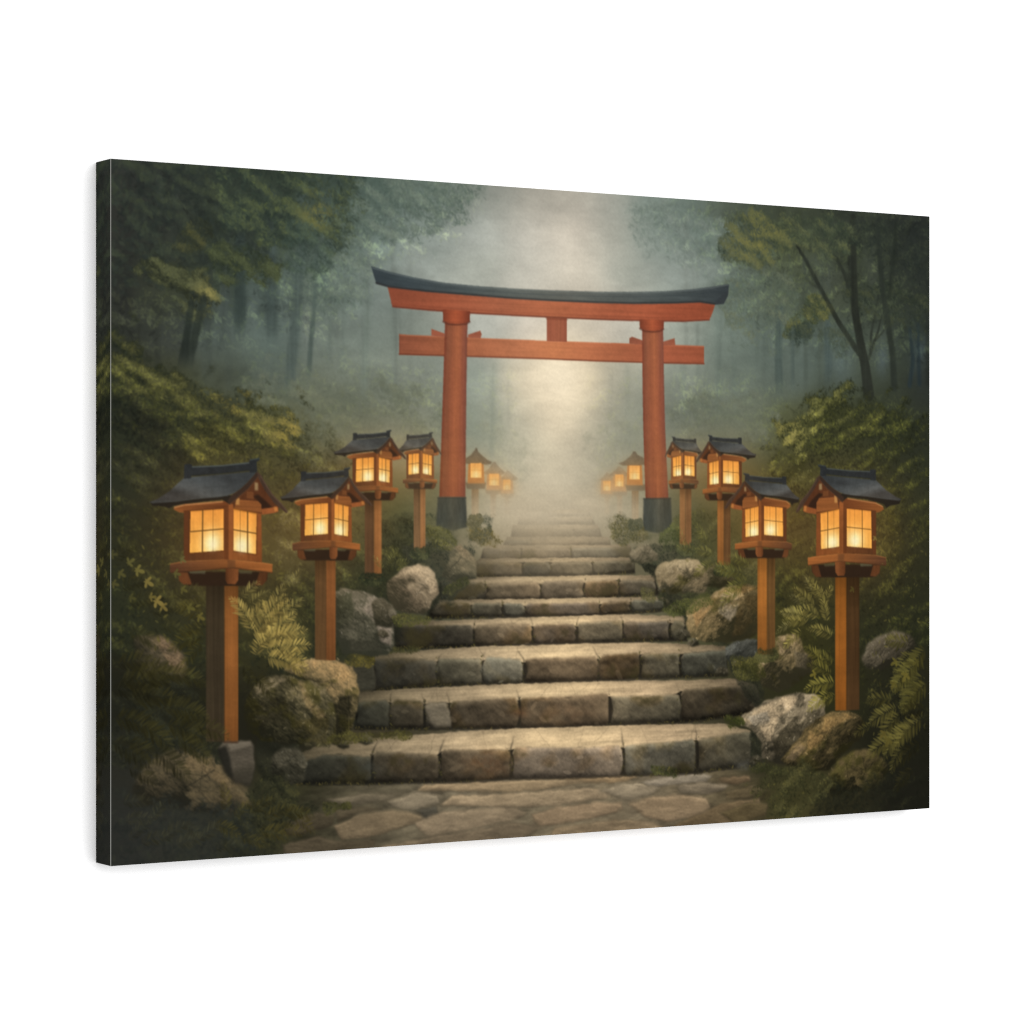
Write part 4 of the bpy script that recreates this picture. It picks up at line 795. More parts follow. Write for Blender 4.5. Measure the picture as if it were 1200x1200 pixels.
rock([(292, 818), (299, 805), (310, 795), (325, 792), (340, 793), (352, 797), (365, 799), (378, 806), (387, 821), (390, 840), (389, 862), (382, 874), (360, 871), (340, 868), (310, 866), (292, 852), (288, 832)], (132, 120, 92), (74, 70, 52), (32, 32, 24), 305, LL, 'large mossy boulder printed beside the nearest left lantern post', facets=[([(298, 806), (325, 792), (336, 796), (318, 808), (300, 815)], (132, 122, 98), .7), ([(348, 797), (358, 800), (364, 818), (382, 838), (374, 845), (358, 828)], (136, 120, 86), .75), ([(340, 845), (385, 840), (384, 872), (350, 868)], (78, 72, 44), .6), ([(296, 825), (335, 815), (340, 850), (305, 862)], (38, 37, 27), .5)], moss=.35)
rock([(158, 748), (175, 744), (190, 745), (203, 755), (213, 766), (217, 782), (210, 796), (195, 802), (175, 792), (160, 776)], (104, 92, 74), (66, 62, 50), (34, 34, 28), 306, LL, 'shadowed rock printed left of the nearest left lantern post', facets=[([(182, 745), (194, 748), (213, 768), (217, 782), (205, 790), (196, 775), (186, 760)], (110, 95, 76), .8)], feather=1.6)
rock([(158, 926), (172, 898), (198, 881), (222, 877), (242, 884), (262, 892), (276, 908), (286, 922), (290, 942), (270, 952), (238, 950), (204, 946), (174, 944)], (108, 96, 72), (76, 69, 54), (38, 37, 30), 307, LL, 'brown rock printed in the lower left corner', facets=[([(222, 879), (260, 893), (284, 920), (264, 924), (236, 904), (213, 902)], (108, 94, 70), .6)], feather=2)
rock([(436, 706), (446, 700), (458, 708), (466, 722), (458, 734), (440, 732)], (112, 106, 92), (76, 72, 60), (42, 42, 34), 321, LL, 'small dark stone printed between two boulders left of the steps')
rock([(318, 888), (332, 876), (350, 878), (358, 892), (354, 914), (336, 920), (320, 908)], (98, 94, 80), (64, 62, 52), (34, 34, 28), 322, LL, 'rough dark stone printed at the left end of the lowest step', feather=1.3)
rock([(822, 668), (836, 660), (852, 664), (860, 678), (846, 688), (826, 686)], (112, 104, 82), (76, 72, 54), (40, 40, 28), 323, RL, 'small stone among leaves printed right of the middle steps', feather=1.3)
rock([(738, 648), (748, 639), (760, 638), (770, 648), (770, 656), (755, 659), (740, 658)], (140, 130, 108), (108, 101, 84), (70, 68, 54), 308, RL, 'small pale rock printed right of the upper steps', dome=4)
rock([(769, 670), (776, 660), (790, 656), (805, 654), (817, 656), (825, 668), (830, 680), (824, 692), (805, 692), (785, 695), (774, 687)], (158, 143, 114), (116, 104, 82), (56, 54, 42), 309, RL, 'rounded rock printed right of the middle steps', facets=[([(778, 661), (800, 655), (816, 658), (812, 668), (784, 672)], (152, 140, 114), .6)], moss=.2)
rock([(807, 714), (815, 703), (830, 700), (843, 692), (855, 687), (870, 685), (887, 687), (888, 737), (875, 747), (850, 751), (825, 749), (811, 745), (806, 730)], (168, 146, 108), (112, 98, 70), (48, 46, 32), 310, RL, 'large sunlit boulder printed at the right end of the long step', facets=[([(810, 714), (830, 702), (842, 700), (826, 722), (816, 736)], (154, 126, 86), .75), ([(846, 694), (862, 690), (866, 708), (856, 728), (842, 718)], (158, 148, 128), .7), ([(842, 694), (870, 686), (886, 690), (872, 696), (850, 696)], (150, 122, 78), .7), ([(868, 700), (888, 696), (888, 740), (858, 746)], (86, 74, 48), .6)], moss=.25)
rock([(851, 758), (860, 752), (875, 748), (887, 750), (890, 760), (885, 768), (870, 774), (857, 776), (852, 770)], (104, 106, 100), (78, 80, 76), (46, 48, 44), 311, RL, 'small bluish stone printed at the right end of the third step')
rock([(889, 786), (894, 766), (900, 752), (915, 745), (930, 743), (938, 750), (940, 760), (950, 768), (949, 786), (930, 801), (912, 809), (895, 802)], (168, 148, 114), (106, 94, 68), (46, 44, 32), 312, RL, 'tan rock printed at the foot of the second lantern post from the right', facets=[([(899, 754), (928, 744), (936, 752), (922, 764), (906, 770)], (166, 146, 112), .7), ([(930, 762), (948, 768), (946, 785), (932, 780)], (100, 93, 76), .6)], moss=.35)
rock([(868, 846), (872, 838), (890, 828), (900, 820), (918, 816), (935, 812), (955, 815), (964, 826), (963, 842), (955, 862), (942, 884), (915, 892), (894, 886), (893, 866), (882, 853)], (188, 172, 144), (116, 106, 88), (42, 40, 32), 313, RL, 'pale cracked rock printed at the right end of the lowest steps', facets=[([(869, 846), (890, 829), (918, 816), (935, 816), (928, 830), (912, 842), (904, 868), (896, 868), (888, 850)], (186, 168, 138), .75), ([(874, 840), (900, 834), (902, 846), (884, 852)], (146, 140, 126), .6), ([(930, 840), (962, 830), (958, 856), (934, 884), (908, 886), (906, 868)], (62, 58, 45), .7)])
rock([(918, 888), (935, 868), (947, 852), (960, 841), (975, 834), (990, 832), (1003, 838), (1011, 848), (1006, 864), (986, 882), (971, 900), (945, 902), (925, 894)], (152, 128, 86), (92, 80, 54), (34, 32, 22), 314, RL, 'brown rounded rock printed under the nearest right lantern post', facets=[([(948, 856), (962, 842), (990, 834), (1000, 840), (976, 852), (962, 872), (946, 886)], (150, 124, 80), .7), ([(968, 866), (1000, 856), (984, 884), (952, 898)], (44, 40, 26), .6), ([(920, 888), (936, 868), (944, 876), (930, 892)], (112, 98, 78), .5)], moss=.3)
rock([(970, 918), (978, 900), (986, 889), (1000, 880), (1015, 878), (1032, 887), (1039, 900), (1032, 916), (1004, 932), (975, 930)], (108, 94, 64), (74, 66, 44), (30, 29, 20), 315, RL, 'dim mossy rock printed in the lower right corner', moss=.4, feather=1.6)
rock([(1012, 772), (1017, 755), (1030, 745), (1048, 739), (1065, 744), (1072, 756), (1054, 772), (1032, 784), (1016, 780)], (124, 116, 100), (84, 78, 66), (38, 37, 30), 316, RL, 'grey rock printed right of the nearest right lantern post', feather=1.6)
slab([(795, 700), (805, 690), (830, 692), (836, 700), (815, 706)], (70, 72, 40), 140, .0)

for i, (x, y, s_) in enumerate([(800, 742, 9), (812, 752, 7), (792, 712, 6), (846, 786, 8), (448, 742, 7), (470, 722, 6), (886, 890, 8), (864, 776, 6), (776, 690, 5), (428, 866, 9), (402, 872, 7)]):
    rock([(x - s_, y + s_ * .3), (x - s_ * .6, y - s_ * .5), (x + s_ * .1, y - s_ * .7), (x + s_ * .8, y - s_ * .3), (x + s_, y + s_ * .4), (x, y + s_ * .7)], (104, 98, 82), (70, 66, 54), (38, 37, 29), 700 + i, LL if x < 650 else RL, 'small loose stone printed at the edge of the stair', feather=1.0, moss=.2)
# moss and grass between the stones
for p, n, cs, s in [([(455, 722), (470, 718), (510, 722), (500, 732), (462, 734)], 200, ((60, 60, 28), (90, 84, 36), (116, 104, 46)), 401), ([(380, 864), (410, 858), (480, 858), (486, 866), (440, 868), (395, 874)], 330, ((56, 50, 24), (90, 80, 32), (120, 104, 42)), 402),
                    ([(395, 948), (380, 955), (378, 942), (410, 940), (414, 950)], 160, ((56, 54, 26), (84, 76, 34), (104, 92, 42)), 403), ([(845, 838), (870, 838), (874, 850), (852, 852)], 200, ((50, 52, 22), (78, 74, 30), (100, 92, 38)), 404),
                    ([(775, 715), (800, 702), (830, 695), (838, 704), (808, 722), (790, 724)], 300, ((60, 62, 26), (92, 90, 38), (118, 110, 48)), 405), ([(760, 898), (775, 896), (795, 900), (793, 909), (766, 910)], 150, ((42, 44, 20), (74, 72, 32), (112, 102, 50)), 406),
                    ([(855, 770), (885, 770), (900, 790), (890, 800), (862, 796)], 330, ((50, 48, 20), (90, 82, 32), (128, 112, 46)), 407), ([(750, 686), (770, 690), (768, 708), (752, 704)], 90, ((70, 66, 36), (100, 90, 46), (120, 106, 54)), 408),
                    ([(520, 690), (545, 676), (556, 680), (530, 692), (516, 700)], 90, ((60, 60, 34), (88, 82, 42), (110, 98, 52)), 409), ([(462, 758), (490, 758), (492, 764), (455, 766)], 60, ((50, 48, 26), (80, 72, 34), (100, 90, 42)), 410)]:
    foliage(p, *cs, n, (1.3, 3), 'leaf', (.45, .9), 2.5, .6, seed=s)
foliage([(300, 905), (325, 900), (345, 925), (350, 945), (372, 940), (376, 950), (350, 966), (332, 985), (310, 1006), (250, 1000), (270, 960), (290, 935)], (30, 30, 21), (54, 52, 30), (88, 78, 38), 1700, (1.8, 4.4), 'leaf', (.35, .75), 9, .5, seed=411)
foliage([(870, 925), (895, 905), (925, 900), (965, 905), (975, 925), (960, 945), (920, 960), (898, 955), (900, 930)], (40, 39, 22), (72, 66, 32), (112, 98, 44), 1300, (1.6, 3.8), 'leaf', (.4, .85), 8, .5, seed=412, **RO)
foliage([(880, 895), (910, 892), (925, 902), (895, 910), (878, 908)], (42, 42, 22), (66, 62, 30), (90, 82, 38), 200, (1.5, 3.4), 'leaf', (.4, .8), 4, .5, seed=413, **RO)
foliage([(960, 930), (1091, 900), (1091, 950), (940, 962)], (26, 26, 18), (36, 35, 22), (54, 50, 28), 500, (2.5, 6), 'brush', (.2, .5), 10, .4, seed=414, **RO)
foliage([(128, 790), (230, 800), (245, 860), (300, 880), (290, 900), (200, 880), (128, 900)], (31, 31, 23), (43, 43, 29), (62, 59, 36), 1200, (2.4, 5.5), 'leaf', (.3, .7), 10, .5, seed=415)
foliage([(128, 930), (210, 935), (300, 945), (300, 1006), (128, 1016)], (38, 39, 34), (47, 47, 38), (60, 59, 42), 700, (3, 7), 'brush', (.15, .45), 10, .35, seed=416)

# ==================================================================== LANTERNS
ZX0 = [40, 300, 650, 905, 1108]; ZY0 = [45, 390, 445, 770, 837, 905, 1045]


def lantern(xk, yk, post, label, veil=0., tint=MIST, post_lit=(150, 84, 42), flip=False, dim=1.0, post_dark=(62, 47, 34)):
    m = motif('painted_lantern', None, label)
    rm = motif('lantern_roof', m); w1 = motif('lit_window', m); w2 = motif('lit_window', m); tm = motif('tray', m); pm = motif('post', m)

    def M(p):
        zx = np.array([q[0] for q in p], float); zy = np.array([q[1] for q in p], float)
        kx = np.array(ZX0, float); ky = np.array(ZY0, float); X = np.interp(zx, kx, xk); Y = np.interp(zy, ky, yk)
        sl_ = (xk[-1] - xk[-2]) / (kx[-1] - kx[-2]); X = np.where(zx > kx[-1], xk[-1] + (zx - kx[-1]) * sl_, X)
        sl0 = (xk[1] - xk[0]) / (kx[1] - kx[0]); X = np.where(zx < kx[0], xk[0] + (zx - kx[0]) * sl0, X)
        return list(zip(X, Y))
    VR = lambda c: C3(c) * C3([1.12, 1.10, 1.08]) * dim * (1 - veil) + C3(tint) * veil
    S = abs(xk[3] - xk[1]) / 90.75                # size beside the nearest left lantern
    V = lambda c: C3(c) * C3([.90, 1.0, 1.0]) * dim * (1 - veil) + C3(tint) * veil
    gx = lambda a, ca, b, cb: stops('x', *sorted([(M([(a, 400)])[0][0], V(ca)), (M([(b, 400)])[0][0], V(cb))], key=lambda s: s[0]))
    gy = lambda a, ca, b, cb: stops('y', (M([(400, a)])[0][1], V(ca)), (M([(400, b)])[0][1], V(cb)))
    F = lambda p, c, a=1, f=.45, tex=(), mid=m: fill(M(p), c if callable(c) else V(c), a, f, tex, mid)
    K = lambda p, w, c, a=1, f=.4, mid=None: stroke(M(p), max(.55, w * S), V(c), a, f, mid)
    g = [(N_WV, .025), (N_FINE, .015), (N_CL2, .04)]
    # post: dark face and lit face
    (pa, pb, pc, yb) = post; yt = M([(0, 1010)])[0][1]; hgt = yb - yt
    fill([(pa, yt), (pb, yt), (pb, yb), (pa, yb - 1)], stops('y', (yt, V(post_dark) * .7), (yt + hgt * .25, V(post_dark)), (yb, V(post_dark) * 1.02)), 1, .5, [(N_WV, .05), (N_CL2, .05)], pm)
    fill([(pb, yt), (pc, yt), (pc, yb), (pb, yb)], stops('y', (yt, V(post_lit) * .72), (yt + hgt * .18, V(post_lit) * .95), (yt + hgt * .5, V(post_lit)), (yb, V(post_lit) * .85)), 1, .5, [(N_WV, .035), (N_CL2, .05)], pm)
    stroke([(pb, yt), (pb, yb)], .9 * max(.6, S), V(post_lit) * .62, .5, .5)
    # brackets under the tray
    F([(258, 935), (955, 935), (950, 1000), (880, 1045), (340, 1045), (268, 1010)], (44, 29, 22), 1, .6, mid=tm)
    F([(338, 925), (470, 925), (465, 950), (345, 948)], (104, 96, 74), .6, .6); F([(728, 925), (835, 930), (830, 950), (735, 948)], (96, 84, 60), .55, .6)
    F([(256, 935), (330, 940), (362, 1034), (300, 1037), (262, 1005)], (100, 54, 32), 1, .6, g, tm); F([(890, 938), (957, 938), (946, 1002), (912, 1041), (858, 1041)], (92, 50, 30), 1, .6, g, tm)
    F([(626, 895), (728, 905), (724, 1000), (702, 1032), (640, 1032), (626, 1000)], gx(626, (92, 48, 28), 728, (146, 78, 44)), 1, .5, g, tm)
    # tray
    F([(192, 874), (300, 852), (660, 832), (684, 842), (684, 906), (202, 943), (192, 935)], gx(192, (92, 54, 38), 684, (142, 76, 40)), 1, .45, [(N_WH, .05)], tm)
    F([(680, 838), (908, 862), (992, 876), (991, 943), (680, 906)], gx(680, (150, 80, 42), 992, (168, 90, 46)), 1, .45, [(N_WH, .05)], tm)
    K([(194, 876), (300, 855), (660, 836), (684, 844), (908, 866), (990, 879)], 1.2, (196, 114, 62), .5, .5); K([(202, 940), (684, 904), (990, 941)], 1.3, (58, 32, 22), .6, .5)
    F([(640, 840), (702, 842), (702, 906), (640, 908)], (96, 56, 36), .55, .8)
    # house
    F([(300, 405), (650, 385), (650, 838), (300, 850)], gx(300, (84, 46, 29), 650, (118, 62, 35)), 1, .45, g); F([(648, 400), (905, 462), (910, 862), (648, 836)], gx(650, (156, 82, 42), 910, (136, 68, 36)), 1, .45, g)
    F([(300, 410), (335, 408), (335, 848), (300, 850)], (98, 50, 30), .8, .5)
    # gable
    F([(655, 415), (760, 300), (872, 190), (960, 290), (1045, 420), (1030, 470), (905, 478), (690, 446)], (88, 46, 29), 1, .5, g)
    F([(838, 345), (880, 330), (960, 400), (1000, 442), (900, 440), (880, 385)], (44, 27, 22), .9, .9)
    F([(735, 372), (880, 384), (905, 410), (905, 472), (690, 445), (705, 400)], (146, 78, 42), 1, .5, [(N_WH, .05)]); F([(905, 446), (1030, 426), (1040, 460), (1010, 474), (908, 490)], (158, 80, 44), 1, .5, g)
    F([(790, 308), (842, 312), (845, 368), (790, 360)], (118, 64, 38), .9, .5)
    F([(708, 358), (735, 356), (732, 412), (704, 410)], (206, 134, 76), .9, .6); F([(1004, 425), (1030, 430), (1032, 462), (1008, 464)], (216, 128, 64), .7, .7)
    K([(690, 448), (905, 476)], 1.4, (96, 48, 28), .6, .5)
    # windows
    for quad, fl, mm in (([(352, 458), (612, 440), (612, 768), (345, 788)], (522, 715), w1), ([(687, 446), (868, 482), (862, 797), (685, 770)], (752, 735), w2)):
        q = M(quad); fx, fy = M([fl])[0]
        K([quad[0], quad[1], quad[2], quad[3], quad[0]], 2.6, (100, 48, 24), .7, .5)
        window_glow(q, fx, fy, 10.5 * S + 1.0, (236, 152, 66), (250, 182, 84), mm, (255, 238, 172))
        K([quad[0], quad[1]], 2.0, (196, 112, 44), .55, .8)
    for p, w, a in (([(352, 622), (612, 600)], 1.3, .85), ([(447, 452), (444, 782)], 1.5, .9), ([(528, 446), (527, 774)], .75, .5), ([(686, 606), (866, 636)], 1.3, .85), ([(798, 468), (797, 788)], 1.5, .88), ([(740, 456), (739, 778)], .8, .5)):
        K(p, w, (104, 66, 32), a, .4)
    # corner post
    F([(614, 400), (652, 400), (652, 838), (614, 838)], (108, 54, 30), 1, .4, g); F([(650, 400), (686, 408), (686, 842), (650, 838)], (148, 76, 40), 1, .4, g)
    # beam under the eave
    F([(215, 445), (240, 425), (300, 412), (600, 384), (640, 384), (640, 440), (300, 460), (300, 475), (262, 470)], gx(215, (150, 80, 42), 640, (112, 56, 32)), 1, .5, [(N_WH, .05)])
    K([(228, 432), (300, 413), (600, 388)], 1.6, (214, 134, 84), .75, .5); K([(300, 462), (352, 456), (612, 438)], 1.4, (86, 42, 24), .6, .5)
    # roof
    F([(35, 385), (250, 378), (400, 358), (640, 332), (700, 345), (668, 400), (648, 402), (600, 372), (420, 392), (280, 408), (215, 420), (190, 440), (150, 425), (55, 418)], (38, 31, 27), 1, .5, mid=rm)
    F([(303, 200), (850, 150), (866, 162), (800, 236), (740, 291), (690, 322), (640, 340), (560, 352), (400, 366), (250, 386), (60, 401), (34, 392), (100, 364), (190, 305), (258, 240)],
      stops((M([(500, 170)])[0], M([(420, 390)])[0]), (0, VR((48, 53, 56))), (.35, VR((60, 66, 69))), (.7, VR((72, 76, 77))), (1, VR((54, 54, 53)))), 1, .5, [(N_BR, .04), (N_BRV, .03), (N_FINE, .02)], rm)
    K([(40, 393), (250, 383), (400, 363), (560, 349), (640, 337)], 1.0, (92, 92, 90), .3, .6)
    F([(868, 150), (905, 180), (930, 232), (992, 330), (1062, 400), (1112, 462), (1106, 478), (1080, 462), (1002, 396), (930, 296), (878, 200)], (70, 48, 40), 1, .5, [(N_WV, .05)], rm)
    K([(900, 185), (928, 236), (990, 334), (1060, 404), (1108, 466)], 1.1, (112, 84, 70), .5, .5)
    F([(872, 152), (880, 200), (802, 292), (742, 342), (692, 388), (655, 412), (640, 380), (680, 330), (740, 290), (800, 234)], (58, 40, 34), 1, .5, mid=rm)
    K([(878, 196), (802, 290), (742, 340), (660, 408)], 1.2, (110, 62, 40), .6, .5)
    F([(854, 236), (880, 240), (880, 300), (852, 298)], (178, 138, 98), .75, .7)
    # ridge
    F([(302, 98), (330, 92), (362, 95), (366, 112), (590, 104), (806, 80), (816, 58), (892, 44), (890, 62), (868, 78), (872, 158), (815, 162), (810, 142), (590, 168), (358, 184), (357, 204), (300, 208)], (44, 43, 45), 1, .5, [(N_FINE, .05)], rm)
    K([(366, 116), (590, 107), (806, 84)], 1.3, (108, 108, 106), .6, .5); K([(818, 62), (888, 49)], 1.0, (92, 98, 98), .5, .5); K([(358, 184), (590, 168), (810, 144)], 1.2, (30, 32, 34), .6, .6)
    for fl in ((522, 722), (752, 738)):               # the flame itself behind the paper
        (fx, fy), = M([fl]); glow(fx, fy, 4.2 * S + .5, 5.6 * S + .5, (255, 244, 204), .62)
    q = M([(522, 640), (760, 640)]); LIT.append((q[0][0], q[0][1], abs(xk[3] - xk[1]) * .9, .20))


for x, y, w in [(492.6, 547.1, 32.0), (440.8, 553.8, 46.3), (388.0, 611.9, 59.4), (267.5, 625.1, 90.8), (800.3, 549.4, 29.5), (844.5, 557.0, 40.4), (892.0, 614.1, 51.7), (988.0, 622.5, 69.7)]:   # the warm bloom the painter put behind every lamp
    glow(x, y, w * .95, w * .95, (206, 136, 62), .16); glow(x, y + w * .3, w * 1.8, w * 1.9, (140, 108, 56), .06)
LANTERNS = [
    lambda: lantern([466, 476, 492.6, 508, 517], [506.3, 527, 531.3, 555, 560.5, 564, 573], (484.5, 492, 498.3, 648), 'lantern printed against the left side of the left gate pillar', .20, (150, 130, 98), (168, 100, 58), post_dark=(112, 72, 46)),
    lambda: lantern([390.8, 413, 440.8, 459.3, 475.4], [503.8, 530.3, 536, 563.5, 569.3, 574.5, 586.5], (427, 438, 446.8, 679), 'lantern printed highest on the left, its roof above the others', .07, (130, 112, 84), (170, 98, 54), post_dark=(92, 58, 38)),
    lambda: lantern([328.5, 352, 388, 411.4, 435.3], [547.5, 583, 589.8, 626, 633, 641, 657], (368.6, 381.8, 393, 774), 'second lantern from the left edge of the picture', .02, (120, 100, 70), (146, 81, 44), post_dark=(98, 63, 38)),
    lambda: lantern([175.5, 215, 267.5, 305.8, 336.2], [536.8, 588.5, 596.8, 645.5, 655.5, 665.8, 686.8], (240.8, 262.5, 278.6, 870), 'largest lit lantern, printed nearest the left edge', 0),
    lambda: lantern([822, 815.8, 800.3, 786.3, 779], [511.5, 529, 533.8, 557, 561, 565.2, 573], (810, 803, 796.3, 643), 'lantern printed just right of the right gate pillar', .18, (140, 122, 90), (152, 92, 54), post_dark=(124, 74, 44)),
    lambda: lantern([885.7, 869.2, 844.5, 828.8, 815.6], [509.5, 532.7, 539.5, 566.5, 570.5, 576, 586.5], (856, 847.8, 840.5, 668), 'lantern printed highest on the right, its roof above the others', .06, (130, 112, 84), (176, 100, 50), post_dark=(110, 68, 40)),
    lambda: lantern([936.5, 921.5, 892, 869.8, 849.2], [554.2, 583.5, 593.3, 627, 633, 640.5, 654], (908.3, 898.7, 887.5, 767), 'second lantern from the right edge of the picture', .02, (120, 100, 70), (172, 96, 42), post_dark=(104, 66, 36)),
    lambda: lantern([1055.8, 1026.5, 988, 956.8, 933], [544.3, 584.5, 596.6, 640.4, 648.2, 657.6, 676.5], (1007, 991.7, 978.8, 832.5), 'large lit lantern printed nearest the right edge', 0, post_lit=(160, 86, 34), post_dark=(76, 48, 28)),
]
for draw in LANTERNS: draw()

for x, y, w, c3, sd in [(437, 676, 15, ((34, 37, 25), (60, 60, 34), (92, 86, 44)), 1), (491, 646, 12, ((48, 50, 34), (78, 76, 44), (110, 102, 56)), 2), (848, 666, 14, ((44, 46, 28), (76, 74, 38), (116, 108, 54)), 3), (803, 642, 12, ((50, 52, 34), (80, 78, 44), (112, 104, 56)), 4),
                         (898, 766, 15, ((44, 44, 24), (80, 74, 34), (122, 108, 50)), 5), (745, 612, 9, ((80, 76, 50), (98, 92, 60), (116, 106, 70)), 7), (556, 608, 9, ((84, 80, 56), (100, 94, 64), (118, 108, 74)), 8)]:
    foliage([(x - w, y + 5), (x - w * .6, y - 5), (x, y - 3), (x + w * .7, y - 7), (x + w, y + 4), (x + w * .4, y + 10), (x - w * .6, y + 10)], *c3, int(w * 16), (1.3, 3.2), 'leaf', (.5, .95), 2.2, 1.0, seed=600 + sd)

# stone block under the nearest left post
slab([(255, 877), (261, 870), (293, 868), (297, 874), (298, 900), (292, 921), (275, 918), (264, 902)], (80, 75, 65), 150, .95, (40, 38, 32))
fill([(254, 878), (264, 874), (269, 888), (274, 918), (262, 906)], (32, 31, 26), .85, 1.4); fill([(270, 902), (298, 896), (294, 924), (272, 922)], (40, 38, 30), .5, 3)
fill([(266, 872), (292, 869), (294, 874), (270, 880)], (120, 110, 94), .6, .8)
stroke([(262, 870), (278, 870.5)], 1.6, (64, 42, 28), .7, .7)

# ==================================================================== FERNS AND NEAR LEAVES
def ferns(lst, col, w=1.0, a=.85, spread=.28, rep=1):
    for x, y, ang, L in lst:
        for k in range(rep): frond(x + rng.normal(0, 1), y + rng.normal(0, 1), ang + rng.normal(0, spread * .4), L * rng.uniform(.85, 1.1), C3(col) * rng.uniform(.85, 1.12), w, rng.uniform(.2, .8) * (1 if math.cos(ang) > 0 else -1), a)


# golden fern right of the nearest left post
foliage([(280, 700), (305, 690), (330, 700), (352, 715), (366, 735), (366, 750), (350, 775), (325, 785), (300, 770), (281, 750)], (46, 44, 24), (92, 80, 36), (150, 126, 58), 700, (1.6, 3.6), 'thin', (.4, .85), 5, .55, seed=421)
ferns([(300, 770, -1.5, 46), (304, 760, -1.0, 54), (308, 752, -.6, 58), (310, 762, -.25, 56), (312, 770, .1, 50), (300, 745, -1.25, 52), (296, 740, -1.7, 44), (320, 745, -.35, 50), (325, 760, .05, 42), (290, 735, -1.2, 40), (312, 735, -.8, 44), (330, 772, .25, 34)], (184, 160, 86), 1.0, .9)
ferns([(283, 700, -1.0, 30), (290, 712, -.5, 34), (318, 712, -1.1, 30), (330, 722, -.7, 32), (284, 725, -.2, 30), (340, 690, -1.2, 24)], (156, 142, 80), 1, .85)
ferns([(240, 735, 2.9, 40), (240, 745, 3.3, 44), (238, 720, -2.6, 40), (236, 755, 2.7, 36), (240, 710, -2.9, 36)], (86, 80, 38), 1, .7)
ferns([(300, 792, .5, 40), (285, 780, .9, 34), (330, 790, .6, 30)], (60, 56, 28), 1, .7)
# dim ferns, far left and lower left
ferns([(140, 690, -.5, 40), (150, 705, -.2, 44), (132, 660, -.6, 36), (175, 720, -.4, 40), (150, 740, .1, 42), (200, 700, -.4, 34), (190, 735, .2, 34), (145, 655, .2, 34)], (64, 62, 36), 1.1, .6)
ferns([(140, 800, -.3, 60), (150, 820, -.15, 62), (135, 840, .1, 64), (160, 850, .25, 60), (150, 870, .45, 50), (170, 800, -.5, 50), (190, 830, -.1, 56), (195, 850, .15, 56), (205, 865, .1, 50), (135, 780, -.2, 54), (200, 790, .15, 44), (215, 840, .05, 36), (160, 785, 0, 50), (228, 850, .25, 44)], (68, 64, 34), 1.15, .62)
ferns([(130, 810, -.1, 50), (130, 870, .3, 54), (150, 900, .2, 46), (180, 880, .3, 50)], (48, 46, 28), 1.1, .6)
ferns([(275, 960, -.9, 34), (290, 955, -.5, 38), (310, 960, -.3, 40), (330, 955, -.2, 40), (265, 950, -1.6, 32), (300, 975, .1, 40), (320, 970, .2, 38), (345, 960, .1, 36), (280, 980, .3, 36), (250, 965, .4, 34)], (84, 76, 38), 1.0, .65)
ferns([(150, 985, -.9, 34), (165, 990, -.5, 36), (190, 985, -.8, 34), (205, 990, -.3, 36), (230, 985, -.6, 32), (175, 965, -1.3, 30), (145, 960, -.4, 34), (140, 940, -.1, 36), (215, 965, .1, 30), (250, 995, -.4, 32)], (70, 68, 48), 1.1, .55)
# maple-like leaves catching light at the far left
for x, y, s, t, c in [(160, 668, 9, .3, (112, 104, 54)), (150, 660, 8, -.4, (92, 88, 48)), (171, 682, 9, .6, (126, 112, 58)), (182, 704, 10, .4, (138, 120, 62)), (190, 710, 8, .8, (120, 104, 54)), (176, 700, 7, .1, (110, 98, 50)), (140, 672, 8, .5, (84, 80, 44)), (132, 684, 7, .2, (80, 76, 42)),
                      (213, 690, 7, .5, (86, 82, 42)), (205, 672, 7, .3, (84, 82, 44)), (152, 700, 7, .3, (72, 70, 38)), (220, 712, 8, .2, (88, 84, 42)), (232, 722, 8, .5, (98, 90, 44)), (130, 650, 7, .1, (70, 68, 40)), (212, 655, 6, .6, (96, 92, 54))]:
    (cx, cy), = T([(x, y)]); stamp([cx], [cy], [s * 1.15], [t], [C3(c)], [.85], 'maple')
# right side ferns
ferns([(960, 705, -1.9, 36), (955, 712, -2.3, 40), (950, 722, -2.7, 44), (965, 715, -1.5, 34), (945, 730, -2.9, 42), (960, 725, -2.4, 38), (970, 730, -1.9, 36), (940, 738, 3.0, 34), (975, 745, -2.5, 36), (965, 700, -2.1, 30)], (160, 146, 76), 1.0, .88)
ferns([(945, 712, -2.4, 34), (938, 722, -2.9, 34), (928, 730, 3.1, 30), (950, 695, -2.0, 28)], (152, 142, 88), .9, .75)
ferns([(975, 790, -2.6, 40), (978, 800, -2.9, 46), (976, 780, -2.2, 36), (972, 812, 3.0, 44), (965, 775, -2.4, 34), (978, 815, 2.7, 34)], (138, 128, 58), 1.1, .85)
ferns([(1070, 765, 2.8, 44), (1075, 775, 2.6, 50), (1080, 790, 2.5, 54), (1065, 755, -2.9, 40), (1085, 760, 2.4, 54), (1088, 800, 2.7, 50), (1060, 785, 2.3, 36)], (104, 98, 48), 1.25, .8)
ferns([(1050, 830, 3.1, 50), (1055, 838, 2.8, 52), (1045, 822, -2.9, 44), (1070, 850, 2.9, 56), (1060, 860, 2.6, 44), (1050, 865, 2.9, 48), (1060, 875, 2.5, 40), (1080, 840, 2.6, 50), (1020, 850, 3.0, 32)], (108, 100, 50), 1.2, .8)
ferns([(1080, 870, 2.8, 54), (1070, 900, 2.6, 44), (1086, 830, -2.9, 44)], (54, 50, 26), 1.1, .6)
ferns([(800, 640, -1.8, 24), (830, 640, -2.2, 30), (838, 650, -2.7, 34), (826, 630, -1.9, 26), (836, 660, 2.9, 34), (815, 648, -2.5, 28)], (140, 134, 72), 1, .8)
